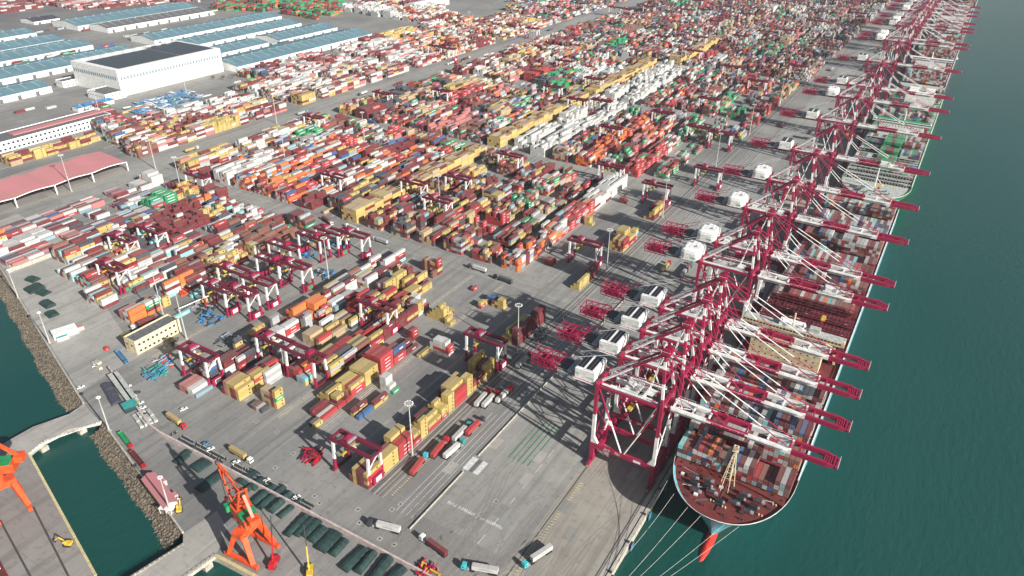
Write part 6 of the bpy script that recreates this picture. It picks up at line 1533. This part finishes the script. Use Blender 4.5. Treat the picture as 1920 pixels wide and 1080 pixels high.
heap((-343.1,305.3), 40, 8, ['dark_metal', 'grey_metal', 'crane_white'], 'dark and white heap of machine parts between cranes')
heap((-170.0,201.5), 46, 5, ['crane_red', 'carred', 'deckred'], 'dark red heap of small steel frames near the first yard crane', 0.3)
heap((-72.3,174.7), 26, 5, ['carred', 'yellow', 'crane_red'], 'red and yellow spreader frames at the bottom edge')
heap((-282.3,307.8), 22, 5, ['yellow', 'orange', 'steelblue'], 'yellow racks and blue covers by the lower mast')
heap((-129.2,375.6), 60, 9, ['dark_metal', 'grey_metal', 'greytext'], 'grey heap of chassis frames in the crane shadow near the tall mast')
heap((-603.0,828.3), 30, 9, ['steelblue', 'grey_metal', 'brightblue'], 'distant blue scrap near the road junction')
for i in range(9):
    pts = [(-825.8,552.7), (-835.9,575.4), (-832.3,593.0), (-837.2,614.8), (-837.0,634.4), (-807.0,551.0), (-807.9,579.1), (-807.6,603.3), (-811.6,631.9)]
    heap(pts[i], 34, 13, ['brightblue', 'steelblue', 'blueroof', 'crane_white', 'grey_metal'], 'blue scrap and covers in front of the white building, %s from the left' % (ORD[i] if i else 'first'), big=2.2)
# overhead white pipe frame behind the cream building
p, q = (-353.6,258.4), (-350.5,282.1)
b = MB(); b.tube((p[0], p[1], 5), (q[0], q[1], 5), 0.4, 'white', 8); b.tube((p[0], p[1], 5), (p[0], p[1], 0), 0.35, 'white', 8); b.tube((q[0], q[1], 5), (q[0], q[1], 0), 0.35, 'white', 8)
tag(b.build('pipe_frame'), 'long bent white pipe frame behind the cream building', 'pipe')
# tree by the cream building
def treeo(p, h, rad, leaf, label, n=900, nm='tree'):
    r = empty(nm, (p[0], p[1], 0), 0, label, 'tree'); b = MB(); b.tube((0, 0, 0), (0, 0, h*0.5), 0.35, 'bark', 8, 0.22)
    for i in range(9):
        a_ = i*0.7; b.tube((0, 0, h*0.3+0.04*i*h), (math.cos(a_)*rad*0.7, math.sin(a_)*rad*0.7, h*(0.6+0.04*i)), 0.14, 'bark', 5, 0.05)
    b.build('trunk', r); b = MB()
    cl = [(rp.uniform(-.7, .7)*rad, rp.uniform(-.7, .7)*rad, h*rp.uniform(.5, .9), rad*rp.uniform(.25, .5)) for _ in range(14)]
    for i in range(n):
        c_ = rp.choice(cl); v = Vector((rp.gauss(0, 1), rp.gauss(0, 1), rp.gauss(0, .8))).normalized()*c_[3]*rp.uniform(.5, 1)
        q_ = Vector(c_[:3])+v; s_ = rp.uniform(.15, .4); a1 = Vector((rp.uniform(-1, 1), rp.uniform(-1, 1), rp.uniform(-1, 1))).normalized()*s_; a2 = Vector((rp.uniform(-1, 1), rp.uniform(-1, 1), rp.uniform(-1, 1))).normalized()*s_
        b.add([q_-a1, q_+a2, q_+a1, q_-a2], [(0, 1, 2, 3)], leaf)
    b.build('crown', r)
treeo((-322.1,229.4), 7.5, 4.2, 'leaf', 'dark bare crowned tree in front of the cream building')
for i, p in enumerate([(-898.3,593.4), (-896.5,607.8), (-897.3,627.7), (-896.7,649.0), (-864.9,706.7), (-853.3,714.5), (-849.2,728.6), (-839.3,739.0)]):
    treeo(p, 7, 5, 'leafg', 'green bushy tree in the strip by the white building, %s from its left corner' % (ORD[i] if i else 'first'), 260)
# yellow digger and small yellow forklift, reach stackers
def digger(p, ang, label, body='yellow'):
    r = empty('excavator', (p[0], p[1], 0), ang, label, 'excavator')
    for s in (-1, 1):
        b = MB(); b.box(-1.8, 1.8, s*1.1-0.3, s*1.1+0.3, 0, 0.8, 'tyre'); b.build('track', r)
    b = MB(); b.box(-2, 1, -1.2, 1.2, 0.9, 2.0, body); b.build('body', r)
    b = MB(); b.box(0, 1.4, 0.2, 1.2, 2.0, 3.0, body); b.box(1.38, 1.45, 0.3, 1.1, 2.1, 2.9, 'glass'); b.build('cab', r)
    b = MB(); b.beam((1, -0.4, 1.6), (4, -0.4, 4.2), 0.45, 0.5, body); b.beam((4, -0.4, 4.2), (6.4, -0.4, 2), 0.35, 0.4, body); b.box(6.1, 7.0, -0.8, 0, 0.9, 1.9, 'dark_metal'); b.build('arm', r)
digger((-198.5,139.4), 2.4, 'small yellow excavator at the end of the pink house')
digger((-224.6,98.0), 3.6, 'small yellow and white machine standing on the pier')
digger((-391.3,460.0), 0.5, 'small yellow machine by the upper cross road corner')
def crawler(p, ang, label, body, lean=0.35):
    r = empty('mobile_crane', (p[0], p[1], 0), ang, label, 'mobile crane'); b = MB(); b.box(-4, 4, -1.4, 1.4, 0.8, 1.6, body); b.build('carrier', r)
    for x in (-3, -1.6, 1.6, 3):
        b = MB(); b.tube((x, -1.5, 0.5), (x, 1.5, 0.5), 0.5, 'tyre', 8); b.build('wheel', r)
    b = MB(); b.box(-3.4, -0.4, -1.3, 1.3, 1.7, 3.2, body); b.build('cab', r)
    b = MB(); b.beam((-1, 0, 3), (2.5, 0, 15), 0.7, 0.7, body, 0.5, 0.5); b.beam((2.5, 0, 15), (5.2, 0, 26), 0.45, 0.45, 'dark_metal', 0.3, 0.3); b.build('boom', r)
crawler((-134.1,141.2), 2.0, 'red based mobile crane with raised dark boom by the lower edge', 'carred')
crawler((-116.6,146.2), 2.3, 'yellow mobile crane with short raised boom at the lower edge', 'yellow')
# small gatehouse pieces and stack of pallets at left
for i, p in enumerate([(-348.6,190.7), (-342.6,189.7), (-348.5,192.8)]):
    b = MB(); b.box(-2.4, 2.4, -1, 1, 0, 1.2, 'cream'); b.box(-2.2, 2.2, -0.8, 0.8, 1.2, 1.5, 'bridgedeck')
    tag(b.build('crate', None, (p[0], p[1], 0), -0.2+0.1*i), 'cream crate on the road bend, %s of three' % ['nearest', 'right hand', 'rearmost'][i], 'crate', 'cream crates on the road bend')
p = (-357.7,204.8); b = MB(); b.tube((0, 0, 0.2), (0, 0, 1.6), 2.0, 'carred', 14, 1.4); b.tube((0, 0, 1.6), (0, 0, 2.0), 0.6, 'carred', 8)
tag(b.build('buoy', None, (p[0], p[1], 0)), 'round red drum beside the short yellow box', 'drum')
# ship at far left of the pier
r = empty('cargo_ship', (0, 0, 0), 0, 'moored ship with brown deck and white gear at the lower left corner', 'ship')
p, q = (-266.0,86.3), (-220.9,76.5); a_ = math.atan2(q[1]-p[1], q[0]-p[0]); r.location = (p[0]-9, p[1]-12, WL); r.rotation_euler = (0, 0, a_)
b = MB(); b.prism([(-20, -9), (45, -9), (45, 9), (-20, 9)], 0, 5, 'deckred', 'hullgrey'); b.build('hull', r)
b = MB()
for k in range(5): b.box(-16+k*12, -7+k*12, -6, 6, 5.02, 6.4, 'slateroof'); 
b.build('hatch_cover', r)
b = MB()
for k in range(6): b.tube((-18+k*11, 7.5, 5), (-18+k*11, 7.5, 8), 0.3, 'crane_white', 6); b.tube((-18+k*11, 7.5, 8), (-12+k*11, 2, 7), 0.25, 'crane_white', 6)
b.build('deck_gear', r)
# ------------------------------------------------------------------ haze
HAZE = 0.00006
b = MB(); b.box(-9500, 12500, -3200, 15500, WL-1, 300, 'white'); o = b.build('haze')
m = bpy.data.materials.new('haze'); m.use_nodes = True; nt = m.node_tree; nt.nodes.clear()
out = nt.nodes.new('ShaderNodeOutputMaterial'); pv = nt.nodes.new('ShaderNodeVolumePrincipled'); pv.inputs['Density'].default_value = HAZE; pv.inputs['Color'].default_value = (0.82, 0.87, 0.95, 1); pv.inputs['Anisotropy'].default_value = 0.2
nt.links.new(pv.outputs[0], out.inputs['Volume']); o.data.materials.clear(); o.data.materials.append(m); tag(o, 'pale thin sea haze over the whole port', 'haze', kind='stuff')
